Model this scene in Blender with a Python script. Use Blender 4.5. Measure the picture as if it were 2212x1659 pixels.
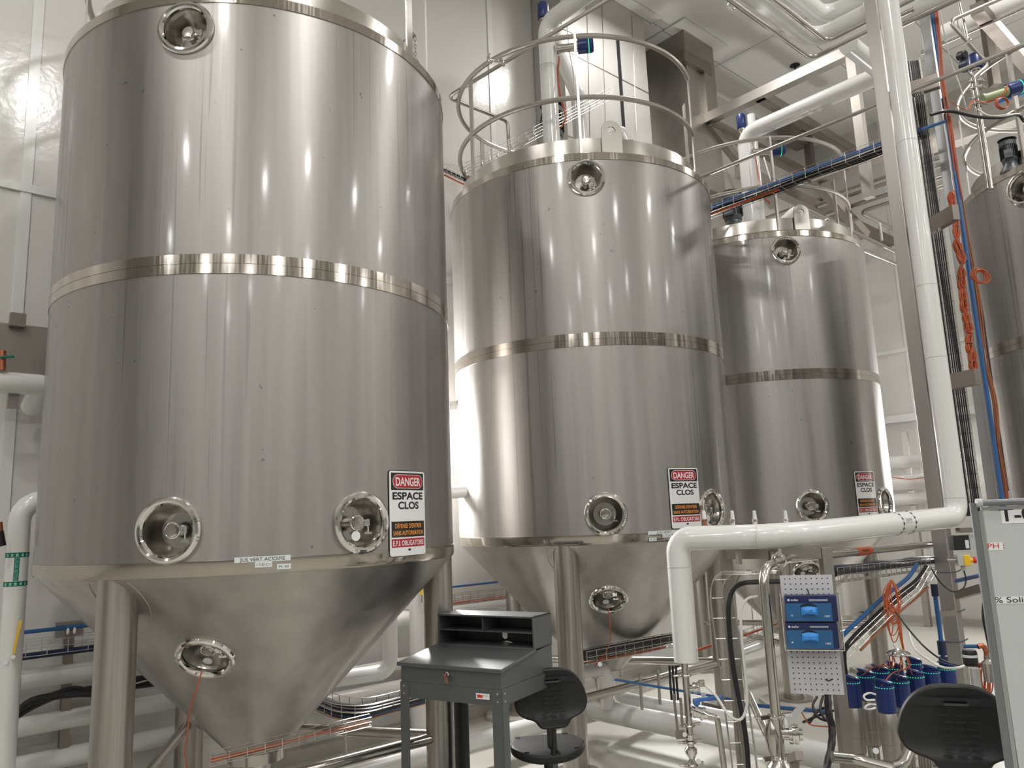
import bpy, bmesh, math, random
from mathutils import Vector as V, Matrix, noise
random.seed(7)
for o in list(bpy.data.objects): bpy.data.objects.remove(o)
SC = bpy.context.scene
COL = SC.collection
pi = math.pi
sin, cos, rad = math.sin, math.cos, math.radians

# ------------------------------------------------------------------ camera
FPX, PITCH, ROLL, CZ = 1686.3, 0.17062, 0.03964, 1.86
CAM = V((0, 0, CZ))
cp, sp, cr, sr = cos(PITCH), sin(PITCH), cos(ROLL), sin(ROLL)
R0, F0, U0 = V((1, 0, 0)), V((0, cp, sp)), V((0, -sp, cp))
CR = R0*cr - U0*sr
CU = R0*sr + U0*cr
cd = bpy.data.cameras.new('camera'); cam = bpy.data.objects.new('camera', cd); COL.objects.link(cam)
cam.matrix_world = Matrix(((CR.x, CU.x, -F0.x, 0), (CR.y, CU.y, -F0.y, 0), (CR.z, CU.z, -F0.z, CZ), (0, 0, 0, 1)))
cd.sensor_width = 36; cd.lens = FPX/2212*36; cd.clip_end = 80; cd.clip_start = .05
SC.camera = cam
SC.view_settings.view_transform = 'Standard'; SC.view_settings.look = 'None'
SC.view_settings.gamma = 1; SC.view_settings.use_curve_mapping = False
SC.view_settings.exposure = 0.0

# ------------------------------------------------------------------ room frame
PHI = rad(42)
EU = V((cos(PHI), sin(PHI), 0)); EN = V((-sin(PHI), cos(PHI), 0)); EZ = V((0, 0, 1))
WL, WF, WB, WR, ZC = 6.26, 13.29, -19.0, -19.0, 8.42     # left wall N, far wall U, back wall U, right wall N, ceiling
def un(u, n, z=0.0): return EU*u + EN*n + EZ*z

# ------------------------------------------------------------------ world + lights
w = bpy.data.worlds.new('world'); SC.world = w; w.use_nodes = True
w.node_tree.nodes['Background'].inputs[0].default_value = (.95, .95, 1, 1)
w.node_tree.nodes['Background'].inputs[1].default_value = .0
LAMPS = [(u, n) for u in (-11.5, -7.0, -2.4, 1.8, 7.0, 11.6) for n in (.4, -5.4, -10.6)] + [(7.0, 4.75), (-1.0, 3.6)]  # last entry is an unseen lamp, added to brighten the left wall
LAMPW = 108
def area(name, loc, size, sizey, power, col=(1, .98, .955), dirv=V((0, 0, -1)), shape='RECTANGLE'):
    l = bpy.data.lights.new(name, 'AREA'); l.shape = shape; l.size = size
    if shape in ('RECTANGLE', 'ELLIPSE'): l.size_y = sizey
    l.energy = power; l.color = col
    o = bpy.data.objects.new(name, l); COL.objects.link(o)
    o.location = loc
    o.rotation_mode = 'QUATERNION'; o.rotation_quaternion = dirv.to_track_quat('-Z', 'Y')
    return o
for u, n in LAMPS:
    o = area('high_bay_lamp_light', un(u, n, ZC-.37), .42, .42, LAMPW*(.55 if n > 3 else 1), shape='DISK')
# wall luminaires low between the tanks and on the far wall
area('wall_luminaire_light', un(4.15, WL-.16, 2.62), .14, .6, 240, dirv=-EN)
area('wall_luminaire_light', un(7.6, WL-.16, 2.5), .14, .6, 240, dirv=-EN)
area('wall_luminaire_light', un(WF-.16, 3.6, 2.55), .14, .6, 170, dirv=-EU)

# ------------------------------------------------------------------ pixel measuring helpers (photo frame 2212 x 1659)
def ray(px, py):
    return F0 + CR*((px-1106)/FPX) + CU*((829.5-py)/FPX)
def at(px, py, Y):
    r = ray(px, py); return CAM + r*(Y/r.y)
def atz(px, py, z):
    r = ray(px, py); return CAM + r*((z-CZ)/r.z)
def atN(px, py, n):
    r = ray(px, py); return CAM + r*((n-CAM.dot(EN))/r.dot(EN))
def atU(px, py, u):
    r = ray(px, py); return CAM + r*((u-CAM.dot(EU))/r.dot(EU))
def pix(p):
    d = V(p)-CAM; return (1106+FPX*d.dot(CR)/d.dot(F0), 829.5-FPX*d.dot(CU)/d.dot(F0))
def path(*a):   # (px,py,Y) triples -> points
    return [at(*q) for q in a]

# ------------------------------------------------------------------ materials
MAT = {}
def mat(name, col, rough=.5, metal=0, emit=None, es=1, spec=.5, coat=0, bump=None, alpha=None, trans=0):
    m = bpy.data.materials.new(name); m.use_nodes = True; MAT[name] = m
    b = m.node_tree.nodes['Principled BSDF']
    b.inputs['Base Color'].default_value = (*col, 1); b.inputs['Roughness'].default_value = rough
    b.inputs['Metallic'].default_value = metal; b.inputs['Specular IOR Level'].default_value = spec
    b.inputs['Coat Weight'].default_value = coat; b.inputs['Coat Roughness'].default_value = .08
    if trans: b.inputs['Transmission Weight'].default_value = trans
    if alpha: b.inputs['Alpha'].default_value = alpha
    if emit: b.inputs['Emission Color'].default_value = (*emit, 1); b.inputs['Emission Strength'].default_value = es
    if bump: add_bump(m, *bump)
    return m
def nd(m, t, **k):
    n = m.node_tree.nodes.new(t)
    for a, v in k.items(): setattr(n, a, v)
    return n
def lk(m, a, b): m.node_tree.links.new(a, b)
def coords(m, scale, rot=(0, 0, 0), kind='Object'):
    tc = nd(m, 'ShaderNodeTexCoord'); mp = nd(m, 'ShaderNodeMapping'); mp.inputs['Scale'].default_value = scale; mp.inputs['Rotation'].default_value = rot
    lk(m, tc.outputs[kind], mp.inputs[0]); return mp.outputs[0]
def nz(m, vec, scale, detail=2, rough=.5):
    n = nd(m, 'ShaderNodeTexNoise'); n.inputs['Scale'].default_value = scale; n.inputs['Detail'].default_value = detail; n.inputs['Roughness'].default_value = rough
    lk(m, vec, n.inputs['Vector']); return n.outputs['Fac']
def ramp(m, fac, stops):
    r = nd(m, 'ShaderNodeValToRGB'); el = r.color_ramp.elements
    while len(el) < len(stops): el.new(.5)
    for e, (p, c) in zip(el, stops): e.position = p; e.color = c if len(c) == 4 else (*c, 1)
    lk(m, fac, r.inputs[0]); return r.outputs[0]
def maprange(m, fac, a, b, c, d):
    r = nd(m, 'ShaderNodeMapRange'); lk(m, fac, r.inputs[0])
    for i, v in enumerate((a, b, c, d)): r.inputs[i+1].default_value = v
    return r.outputs[0]
def mul(m, a, b, op='MULTIPLY'):
    n = nd(m, 'ShaderNodeMath', operation=op)
    for i, x in enumerate((a, b)):
        if isinstance(x, (int, float)): n.inputs[i].default_value = x
        else: lk(m, x, n.inputs[i])
    return n.outputs[0]
def mixc(m, fac, a, b, mode='MIX'):
    n = nd(m, 'ShaderNodeMix', data_type='RGBA', blend_type=mode)
    for i, x in ((0, fac), (6, a), (7, b)):
        if isinstance(x, (int, float)): n.inputs[i].default_value = x
        elif isinstance(x, tuple): n.inputs[i].default_value = (*x[:3], 1)
        else: lk(m, x, n.inputs[i])
    return n.outputs[2]
def bsdf(m): return m.node_tree.nodes['Principled BSDF']
def add_bump(m, scale, strength, dist, vs=(1, 1, 1), detail=2):
    h = nz(m, coords(m, vs), scale, detail)
    b = nd(m, 'ShaderNodeBump'); b.inputs['Strength'].default_value = strength; b.inputs['Distance'].default_value = dist
    lk(m, h, b.inputs['Height']); lk(m, b.outputs[0], bsdf(m).inputs['Normal'])
# brushed steel of the tank shells: fine vertical grain, dirt runs, soft mill streaks
def steel_tank(name, base=(.56, .53, .50), r0=.20, r1=.30, vs=(9, 9, .35), drip=.42, speck=.6):
    m = mat(name, base, .25, 1)
    v = coords(m, vs)
    n1 = nz(m, v, 1.3, 3); n2 = nz(m, coords(m, (60, 60, .9)), 1.5, 3); n3 = nz(m, coords(m, (1, 1, .25)), 1.1, 3)
    lk(m, maprange(m, mul(m, mul(m, n1, .6), mul(m, n2, .4), 'ADD'), .3, .7, r0, r1), bsdf(m).inputs['Roughness'])
    # drip marks: thin vertical dark lines that fade in patches
    d = nz(m, coords(m, (26, 26, .22)), 1.7, 2)
    line = maprange(m, d, .605, .635, 0, 1)
    patch = maprange(m, n3, .46, .58, 0, 1)
    f = mul(m, mul(m, line, patch), drip)
    c = mixc(m, maprange(m, n1, .3, .7, 0, 1), tuple(x*.88 for x in base), tuple(min(1, x*1.10) for x in base))
    c = mixc(m, f, c, tuple(x*.35 for x in base))
    sp_ = nz(m, coords(m, (22, 22, 22)), 1, 2)
    c = mixc(m, mul(m, maprange(m, sp_, .755, .77, 0, 1), speck), c, tuple(x*.3 for x in base))
    lk(m, c, bsdf(m).inputs['Base Color'])
    bsdf(m).inputs['Coat Weight'].default_value = .35; bsdf(m).inputs['Coat Roughness'].default_value = .10; bsdf(m).inputs['Anisotropic'].default_value = .6; bsdf(m).inputs['Anisotropic Rotation'].default_value = .25
    tg = nd(m, 'ShaderNodeTangent', direction_type='RADIAL', axis='Z'); lk(m, tg.outputs[0], bsdf(m).inputs['Tangent'])
    b = nd(m, 'ShaderNodeBump'); b.inputs['Strength'].default_value = .06; b.inputs['Distance'].default_value = .004
    w1 = nz(m, coords(m, (1.6, 1.6, .5)), 1.4, 2)
    lk(m, mul(m, w1, mul(m, n2, .05), 'ADD'), b.inputs['Height']); lk(m, b.outputs[0], bsdf(m).inputs['Normal'])
    return m
steel_tank('tank_steel', (.36, .345, .328), .40, .50)
steel_tank('cone_steel', (.46, .44, .415), .30, .42, (5, 5, 2), 0, .25)
steel_tank('leg_steel', (.40, .375, .345), .28, .42, (30, 30, .6), .3)
def steel(name, base, r, noise_=.1, vs=(14, 14, 3)):
    m = mat(name, base, r, 1)
    n = nz(m, coords(m, vs), 2, 3)
    lk(m, maprange(m, n, .3, .7, max(.03, r-noise_), r+noise_), bsdf(m).inputs['Roughness'])
    lk(m, mixc(m, n, tuple(x*.9 for x in base), tuple(min(1, x*1.06) for x in base)), bsdf(m).inputs['Base Color'])
    return m
steel('valve_steel', (.42, .395, .36), .42, .04, (3, 3, 3))
steel('pipe_steel', (.56, .535, .50), .20, .03, (3, 3, 3))
steel('band_steel', (.48, .44, .395), .13, .06, (40, 40, 2))
steel('rail_steel', (.50, .475, .44), .32, .03, (2, 2, 2))
steel('frame_steel', (.38, .355, .325), .46, .05, (3, 3, 1.5))
steel('dark_steel', (.30, .265, .235), .5, .05, (3, 3, 1.5))
steel('galvanised_steel', (.50, .51, .52), .36, .06, (4, 4, 1.2))
steel('column_steel', (.52, .50, .475), .34, .07, (5, 5, .5))
steel('sheet_steel', (.50, .485, .46), .38, .06, (2, 2, .4)); bsdf(MAT['sheet_steel']).inputs['Metallic'].default_value = .35
mat('chrome', (.78, .77, .75), .05, 1)
mat('wire', (.62, .60, .57), .25, 1)
mat('pipe_white', (.73, .725, .71), .22, coat=.5)
mat('pipe_seam', (.55, .54, .52), .4)
mat('plastic_blue', (.010, .028, .14), .32)
mat('lever_blue', (.06, .17, .46), .4)
mat('tube_blue', (.025, .11, .30), .33)
mat('cable_black', (.012, .012, .014), .42)
mat('cable_navy', (.012, .022, .06), .4)
mat('cable_orange', (.46, .095, .028), .42)
mat('cable_brown', (.30, .10, .035), .45)
mat('hose_white', (.75, .75, .72), .35)
mat('rubber_black', (.009, .009, .010), .55)
mat('plastic_black', (.012, .012, .013), .42)
mat('motor_grey', (.10, .11, .12), .4, .3)
mat('sign_white', (.78, .79, .80), .25, coat=.4)
mat('sign_black', (.006, .006, .006), .3, coat=.4)
mat('sign_red', (.40, .012, .02), .3, coat=.4)
mat('sign_orange', (.85, .33, .05), .35)
mat('label_white', (.66, .71, .70), .45)
mat('text_black', (.01, .01, .012), .5)
mat('text_red', (.55, .05, .04), .5)
mat('desk_grey', (.105, .112, .112), .38, .25)
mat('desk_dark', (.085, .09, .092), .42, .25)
mat('board_white', (.50, .54, .54), .28)  # base colour lowered to stand in for weaker light up front
mat('peg_white', (.56, .56, .59), .5)  # board colour darkened in place of the dimmer foreground light
mat('hole_dark', (.02, .02, .02), .9)
mat('acrylic', (.95, .97, 1), .04, trans=1, spec=.5)
MAT['acrylic'].node_tree.nodes['Principled BSDF'].inputs['IOR'].default_value = 1.12
mat('glove_blue', (.05, .28, .75), .55)
mat('box_navy', (.008, .018, .085), .45)
m = mat('box_blue', (.02, .11, .27), .45)
mat('led_green', (.0, .3, .12), .4, emit=(.02, .9, .35), es=.9)
mat('lamp_lens', (1, 1, 1), .5, emit=(1, .94, .86), es=14)
mat('stem_green', (.34, .41, .22), .45)
mat('lamp_body', (.75, .75, .75), .4)
mat('yellow', (.80, .50, .02), .45)
mat('red', (.62, .02, .02), .4)
mat('plastic_grey', (.45, .46, .45), .5)
mat('tape_green', (.0, .15, .10), .45)
mat('tape_green_light', (.30, .55, .48), .5)
mat('copper_pink', (.50, .17, .10), .3, .8)
mat('concrete_pad', (.44, .42, .37), .5, bump=(20, .2, .003))
mat('board_frame', (.20, .21, .22), .4, .5)
mat('board_frame_light', (.42, .43, .43), .35, .8)
mat('key_brass', (.42, .22, .16), .3, .9)
# painted wall panels: glossy, slightly pebbled
def wallmat(name, col, rough, bs=.5):
    m = mat(name, col, rough, coat=.0)
    h = nz(m, coords(m, (1, 1, 1)), 9, 3, .6); h2 = nz(m, coords(m, (1, 1, 1)), .7, 2)
    b = nd(m, 'ShaderNodeBump'); b.inputs['Strength'].default_value = bs; b.inputs['Distance'].default_value = .006
    lk(m, mul(m, h, mul(m, h2, 2.0), 'ADD'), b.inputs['Height']); lk(m, b.outputs[0], bsdf(m).inputs['Normal'])
    return m
wallmat('wall_panel', (.66, .645, .62), .17, .32)
wallmat('wall_rear', (.42, .415, .40), .5)
m = mat('floor_epoxy', (.44, .43, .38), .35)
n = nz(m, coords(m, (1, 1, 1)), .9, 4); n2 = nz(m, coords(m, (1, 1, 1)), 45, 2)
lk(m, maprange(m, n, .3, .7, .30, .5), bsdf(m).inputs['Roughness'])
lk(m, mixc(m, n2, (.42, .41, .365), (.47, .46, .41)), bsdf(m).inputs['Base Color'])
add_bump(m, 30, .15, .002)
# ceiling: big metal panels with dark joints
m = mat('ceiling_panel', (.80, .79, .76), .45)
br = nd(m, 'ShaderNodeTexBrick'); br.offset = 0
for k, v in (('Scale', 1.0), ('Mortar Size', .008), ('Mortar Smooth', .2), ('Brick Width', 2.4), ('Row Height', 1.15)): br.inputs[k].default_value = v
br.inputs['Color1'].default_value = (.80, .79, .76, 1); br.inputs['Color2'].default_value = (.78, .77, .74, 1); br.inputs['Mortar'].default_value = (.35, .34, .32, 1)
lk(m, coords(m, (1, 1, 1), (0, 0, -PHI)), br.inputs['Vector']); lk(m, br.outputs['Color'], bsdf(m).inputs['Base Color'])

# ------------------------------------------------------------------ mesh helpers
def frame_of(d):
    d = V(d).normalized(); a = V((0, 0, 1)) if abs(d.z) < .95 else V((1, 0, 0))
    x = a.cross(d).normalized(); return x, d.cross(x)
class MB:
    def __init__(s): s.v = []; s.f = []; s.mi = []; s.m = 0
    def add(s, vs, fs):
        o = len(s.v); s.v += [tuple(p) for p in vs]; s.f += [tuple(i+o for i in f) for f in fs]; s.mi += [s.m]*len(fs); return s
    def box(s, c, sz, ax=None):
        ax = ax or (V((1, 0, 0)), V((0, 1, 0)), V((0, 0, 1))); c = V(c); h = [x/2 for x in sz]
        P = [c+ax[0]*(i*h[0])+ax[1]*(j*h[1])+ax[2]*(k*h[2]) for i in (-1, 1) for j in (-1, 1) for k in (-1, 1)]
        return s.add(P, [(0, 1, 3, 2), (4, 6, 7, 5), (0, 4, 5, 1), (2, 3, 7, 6), (0, 2, 6, 4), (1, 5, 7, 3)])
    def bar(s, a, b, wd, ht=None, up=None):      # rectangular bar from a to b
        a, b = V(a), V(b); d = (b-a); L = d.length; d.normalize(); ht = ht or wd
        if up is None: x, y = frame_of(d)
        else: x = V(up).cross(d).normalized(); y = d.cross(x)
        return s.box((a+b)/2, (wd, ht, L), (x, y, d))
    def cyl(s, a, b, r, r2=None, n=20, caps=True):
        a, b = V(a), V(b); x, y = frame_of(b-a); r2 = r if r2 is None else r2
        A = [a+(x*cos(t)+y*sin(t))*r for t in [2*pi*i/n for i in range(n)]]
        B = [b+(x*cos(t)+y*sin(t))*r2 for t in [2*pi*i/n for i in range(n)]]
        f = [(i, (i+1) % n, n+(i+1) % n, n+i) for i in range(n)]
        if caps: f += [tuple(range(n-1, -1, -1)), tuple(range(n, 2*n))]
        return s.add(A+B, f)
    def lathe(s, o, d, prof, n=32, x=None):       # prof: (t along d, radius)
        o, d = V(o), V(d).normalized(); x, y = frame_of(d); vs = []; fs = []
        for t, r in prof: vs += [o+d*t+(x*cos(a)+y*sin(a))*r for a in [2*pi*i/n for i in range(n)]]
        for k in range(len(prof)-1):
            for i in range(n): fs.append((k*n+i, k*n+(i+1) % n, (k+1)*n+(i+1) % n, (k+1)*n+i))
        if prof[0][1] > 1e-4: fs.append(tuple(range(n-1, -1, -1)))
        if prof[-1][1] > 1e-4: fs.append(tuple(range((len(prof)-1)*n, len(prof)*n)))
        return s.add(vs, fs)
    def tube(s, pts, r, n=10, closed=False, caps=True, rfun=None):
        pts = [V(p) for p in pts]; N = len(pts)
        if N < 2: return s
        T = []
        for i in range(N):
            if closed: t = pts[(i+1) % N]-pts[i-1]
            elif i == 0: t = pts[1]-pts[0]
            elif i == N-1: t = pts[-1]-pts[-2]
            else: t = (pts[i+1]-pts[i]).normalized()+(pts[i]-pts[i-1]).normalized()
            if t.length < 1e-9: t = V((0, 0, 1))
            T.append(t.normalized())
        x, y = frame_of(T[0]); vs = []; fs = []
        for i in range(N):
            if i:
                q = T[i-1].rotation_difference(T[i]); x = q @ x
                x = (x-T[i]*x.dot(T[i])).normalized()
            y = T[i].cross(x); rr = r if rfun is None else rfun(i/(N-1))*r
            vs += [pts[i]+(x*cos(a)+y*sin(a))*rr for a in [2*pi*k/n for k in range(n)]]
        M = N if closed else N-1
        for i in range(M):
            j = (i+1) % N
            for k in range(n): fs.append((i*n+k, i*n+(k+1) % n, j*n+(k+1) % n, j*n+k))
        if caps and not closed: fs += [tuple(range(n-1, -1, -1)), tuple(range((N-1)*n, N*n))]
        return s.add(vs, fs)
    def pipe(s, pts, r, bend=.1, n=14, seg=7): return s.tube(fillet(pts, bend, seg), r, n)
    def torus(s, c, d, R, r, n=40, k=10, a0=0, a1=2*pi):
        c = V(c); x, y = frame_of(d); full = abs(a1-a0-2*pi) < 1e-6
        m_ = n if full else n+1
        return s.tube([c+(x*cos(a)+y*sin(a))*R for a in [a0+(a1-a0)*i/n for i in range(m_)]], r, k, closed=full)
    def prism(s, poly, d):            # polygon (3D pts) extruded along vector d
        poly = [V(p) for p in poly]; n = len(poly)
        return s.add(poly+[p+V(d) for p in poly], [tuple(range(n-1, -1, -1)), tuple(range(n, 2*n))]+[(i, (i+1) % n, n+(i+1) % n, n+i) for i in range(n)])
    def build(s, name, m, parent=None, sharp=35, bevel=0):
        me = bpy.data.meshes.new(name); me.from_pydata(s.v, [], s.f); me.update()
        ms = m if isinstance(m, (list, tuple)) else [m]
        for q in ms: me.materials.append(MAT[q])
        if len(ms) > 1:
            for p, i in zip(me.polygons, s.mi): p.material_index = i
        bm = bmesh.new(); bm.from_mesh(me); bmesh.ops.recalc_face_normals(bm, faces=bm.faces)
        bm.to_mesh(me); bm.free()
        me.shade_smooth(); me.set_sharp_from_angle(angle=rad(sharp))
        o = bpy.data.objects.new(name, me); COL.objects.link(o)
        if parent: o.parent = parent; o.matrix_parent_inverse = Matrix.Translation(-parent.location) if parent.type == 'EMPTY' else Matrix()
        if bevel:
            b = o.modifiers.new('bevel', 'BEVEL'); b.width = bevel; b.segments = 2; b.limit_method = 'ANGLE'
        return o
def fillet(pts, bend, seg=7):
    pts = [V(p) for p in pts]; out = [pts[0]]
    for i in range(1, len(pts)-1):
        a, b, c = pts[i-1], pts[i], pts[i+1]
        u, v = (a-b), (c-b); lu, lv = u.length, v.length
        if lu < 1e-6 or lv < 1e-6: continue
        u /= lu; v /= lv; ang = u.angle(v, pi)
        if ang > pi-.02: out.append(b); continue
        bd = bend[i-1] if isinstance(bend, (list, tuple)) else bend
        d = min(bd/math.tan(ang/2), lu*.48, lv*.48); rr = d*math.tan(ang/2)
        p, q = b+u*d, b+v*d; ctr = b+(u+v).normalized()*(rr/sin(ang/2))
        e1, e2 = (p-ctr), (q-ctr); th = e1.angle(e2, 0)
        for k in range(seg+1):
            t = k/seg
            out.append(ctr+(e1*sin((1-t)*th)+e2*sin(t*th))/max(1e-9, sin(th)))
    out.append(pts[-1]); return out
def smoothpath(pts, k=6):       # Catmull-Rom
    P = [V(p) for p in pts]; P = [P[0]*2-P[1]]+P+[P[-1]*2-P[-2]]; out = []
    for i in range(1, len(P)-2):
        for j in range(k):
            t = j/k; a, b, c, d = P[i-1:i+3]
            out.append(.5*((2*b)+(c-a)*t+(2*a-5*b+4*c-d)*t*t+(3*b-a-3*c+d)*t**3))
    out.append(P[-2]); return out
def tag(o, label=None, cat=None, group=None, kind=None):
    if label: o['label'] = label
    if cat: o['category'] = cat
    if group: o['group'] = group
    if kind: o['kind'] = kind
    return o
def empty(name, loc, label=None, cat=None, group=None):
    o = bpy.data.objects.new(name, None); COL.objects.link(o); o.location = loc; o.empty_display_size = .05
    return tag(o, label, cat, group)
def one(name, mb, m, label, cat, group=None, **k): return tag(mb.build(name, m, **k), label, cat, group)
def copy_tree(o, parent=None):
    c = o.copy(); COL.objects.link(c)
    if parent: mp = o.matrix_parent_inverse.copy(); c.parent = parent; c.matrix_parent_inverse = mp
    for ch in list(o.children): copy_tree(ch, c)
    return c
def curve_obj(name, splines, ext, bev, m, parent=None, mx=None):      # flat outline (list of 2D loops) -> solid mesh
    cu = bpy.data.curves.new(name, 'CURVE'); cu.dimensions = '2D'; cu.fill_mode = 'BOTH'; cu.extrude = ext; cu.bevel_depth = bev; cu.bevel_resolution = 2
    for sp_ in splines:
        s = cu.splines.new('POLY'); s.points.add(len(sp_)-1); s.use_cyclic_u = True
        for p, q in zip(s.points, sp_): p.co = (q[0], q[1], 0, 1)
    t = bpy.data.objects.new('tmp', cu); COL.objects.link(t)
    me = bpy.data.meshes.new_from_object(t.evaluated_get(bpy.context.evaluated_depsgraph_get()))
    bpy.data.objects.remove(t); me.name = name
    me.materials.clear(); me.materials.append(MAT[m])
    if mx:
        for v in me.vertices: v.co = mx(v.co)
    me.shade_smooth(); me.set_sharp_from_angle(angle=rad(35))
    o = bpy.data.objects.new(name, me); COL.objects.link(o)
    if parent: o.parent = parent; o.matrix_parent_inverse = Matrix.Translation(-parent.location) if parent.type == 'EMPTY' else Matrix()
    return o
def text_mesh(txt, height, fatten=0, width=None, ext=.0006, align='CENTER'):
    """flat text as list of verts/faces in the xy plane, cap height = height, centred"""
    cu = bpy.data.curves.new('t', 'FONT'); cu.body = txt; cu.size = 1; cu.offset = fatten; cu.extrude = 0
    cu.align_x = 'LEFT'
    t = bpy.data.objects.new('tmp', cu); COL.objects.link(t)
    me = bpy.data.meshes.new_from_object(t.evaluated_get(bpy.context.evaluated_depsgraph_get()))
    bpy.data.objects.remove(t)
    xs = [v.co.x for v in me.vertices] or [0, 1]; s = height/.72
    x0, x1 = min(xs), max(xs); sx = s if width is None else width/(x1-x0)
    cx = (x0+x1)/2 if align == 'CENTER' else x0
    vs = [((v.co.x-cx)*sx, v.co.y*s) for v in me.vertices]; fs = [tuple(p.vertices) for p in me.polygons]
    bpy.data.meshes.remove(me); return vs, fs
def text_on(mb, txt, height, fn, fatten=0, width=None, align='CENTER', dx=0, dy=0):
    vs, fs = text_mesh(txt, height, fatten, width, align=align)
    mb.add([fn(x+dx, y+dy) for x, y in vs], fs); return mb
def rrect(w_, h_, r, n=5, cx=0, cy=0):
    o = []
    for sx, sy, a in ((1, 1, 0), (-1, 1, 90), (-1, -1, 180), (1, -1, 270)):
        for k in range(n+1):
            t = rad(a+90*k/n); o.append((cx+sx*(w_/2-r)+r*cos(t), cy+sy*(h_/2-r)+r*sin(t)))
    return o
# ------------------------------------------------------------------ the room
def struct(name, mb, m, **k): return tag(mb.build(name, m, **k), kind='structure')
T_ = .2
mid = lambda a, b: (a+b)/2
def roombox(name, u0, u1, n0, n1, z0, z1, m):
    return struct(name, MB().box(un(mid(u0, u1), mid(n0, n1), mid(z0, z1)), (u1-u0, n1-n0, z1-z0), (EU, EN, EZ)), m)
roombox('floor', WB-T_, WF+T_, WR-T_, WL+T_, -T_, 0, 'floor_epoxy')
roombox('ceiling', WB-T_, WF+T_, WR-T_, WL+T_, ZC, ZC+T_, 'ceiling_panel')
roombox('wall_left', WB-T_, WF+T_, WL, WL+T_, 0, ZC, 'wall_panel')
roombox('wall_back', WF, WF+T_, WR-T_, WL, 0, ZC, 'wall_panel')
roombox('wall_front', WB-T_, WB, WR-T_, WL, 0, ZC, 'wall_rear')
roombox('wall_right', WB, WF, WR-T_, WR, 0, ZC, 'wall_rear')
k = 1
for u in [0.98+2.26*i for i in range(-3, 6)]:
    if 7.2 < u < 7.9: continue
    roombox('trim_%d' % k, u-.035, u+.035, WL-.012, WL, .12, ZC, 'pipe_white'); k += 1
for n in [5.0-2.26*i for i in range(0, 5)]:
    roombox('trim_%d' % k, WF-.012, WF, n-.035, n+.035, .12, ZC, 'pipe_white'); k += 1
roombox('trim_%d' % k, WB, WF, WL-.022, WL, 4.32, 4.38, 'pipe_white'); k += 1
roombox('trim_%d' % k, WF-.022, WF, -8, WL, 4.32, 4.38, 'pipe_white'); k += 1
roombox('trim_%d' % k, WB, WF, WL-.09, WL, ZC-.02, ZC, 'ceiling_panel'); k += 1
roombox('trim_%d' % k, WF-.18, WF, -8, WL, ZC-.02, ZC, 'ceiling_panel'); k += 1
roombox('baseboard_left', WB, WF, WL-.10, WL, 0, .10, 'concrete_pad')
roombox('baseboard_back', WF-.10, WF, -8, WL, 0, .10, 'concrete_pad')

# high bay lamps, plus one unseen extra put in for the left wall
def make_lamp(u, n):
    p = un(u, n, ZC)
    r = empty('high_bay_lamp', p, 'round white high bay lamp hanging from the ceiling panels', 'lamp', 'high bay lamps on the ceiling')
    MB().lathe(p-EZ*.345, EZ, [(0, .26), (.02, .27), (.08, .2), (.14, .12), (.2, .1), (.2, .0)], 24).build('housing', 'lamp_body', r)
    MB().cyl(p-EZ*.15, p, .015, n=8).build('rod', 'lamp_body', r)
    MB().cyl(p-EZ*.357, p-EZ*.345, .235, n=24).build('lens', 'lamp_lens', r)
    return r
l0 = make_lamp(*LAMPS[0])
for u, n in LAMPS[1:]:
    c = copy_tree(l0); c.location = un(u, n, ZC)

# wall luminaires: slim vertical fittings
def luminaire(p, dn, h, label):
    r = empty('wall_luminaire', p, label, 'lamp')
    x = dn.cross(EZ)
    MB().box(p-dn*.065, (.2, .11, h+.08), (x, dn, EZ)).build('housing', 'lamp_body', r)
    MB().box(p-dn*.006, (.15, .008, h), (x, dn, EZ)).build('lens', 'lamp_lens', r)
luminaire(un(4.15, WL-.13, 2.62), -EN, .6, 'slim upright wall lamp behind the gap between first and second tank')
luminaire(un(7.6, WL-.13, 2.5), -EN, .6, 'slim upright wall lamp behind the second and third tank')
luminaire(un(WF-.13, 3.6, 2.55), -EU, .6, 'slim upright wall lamp on the far wall right of third tank')

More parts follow.
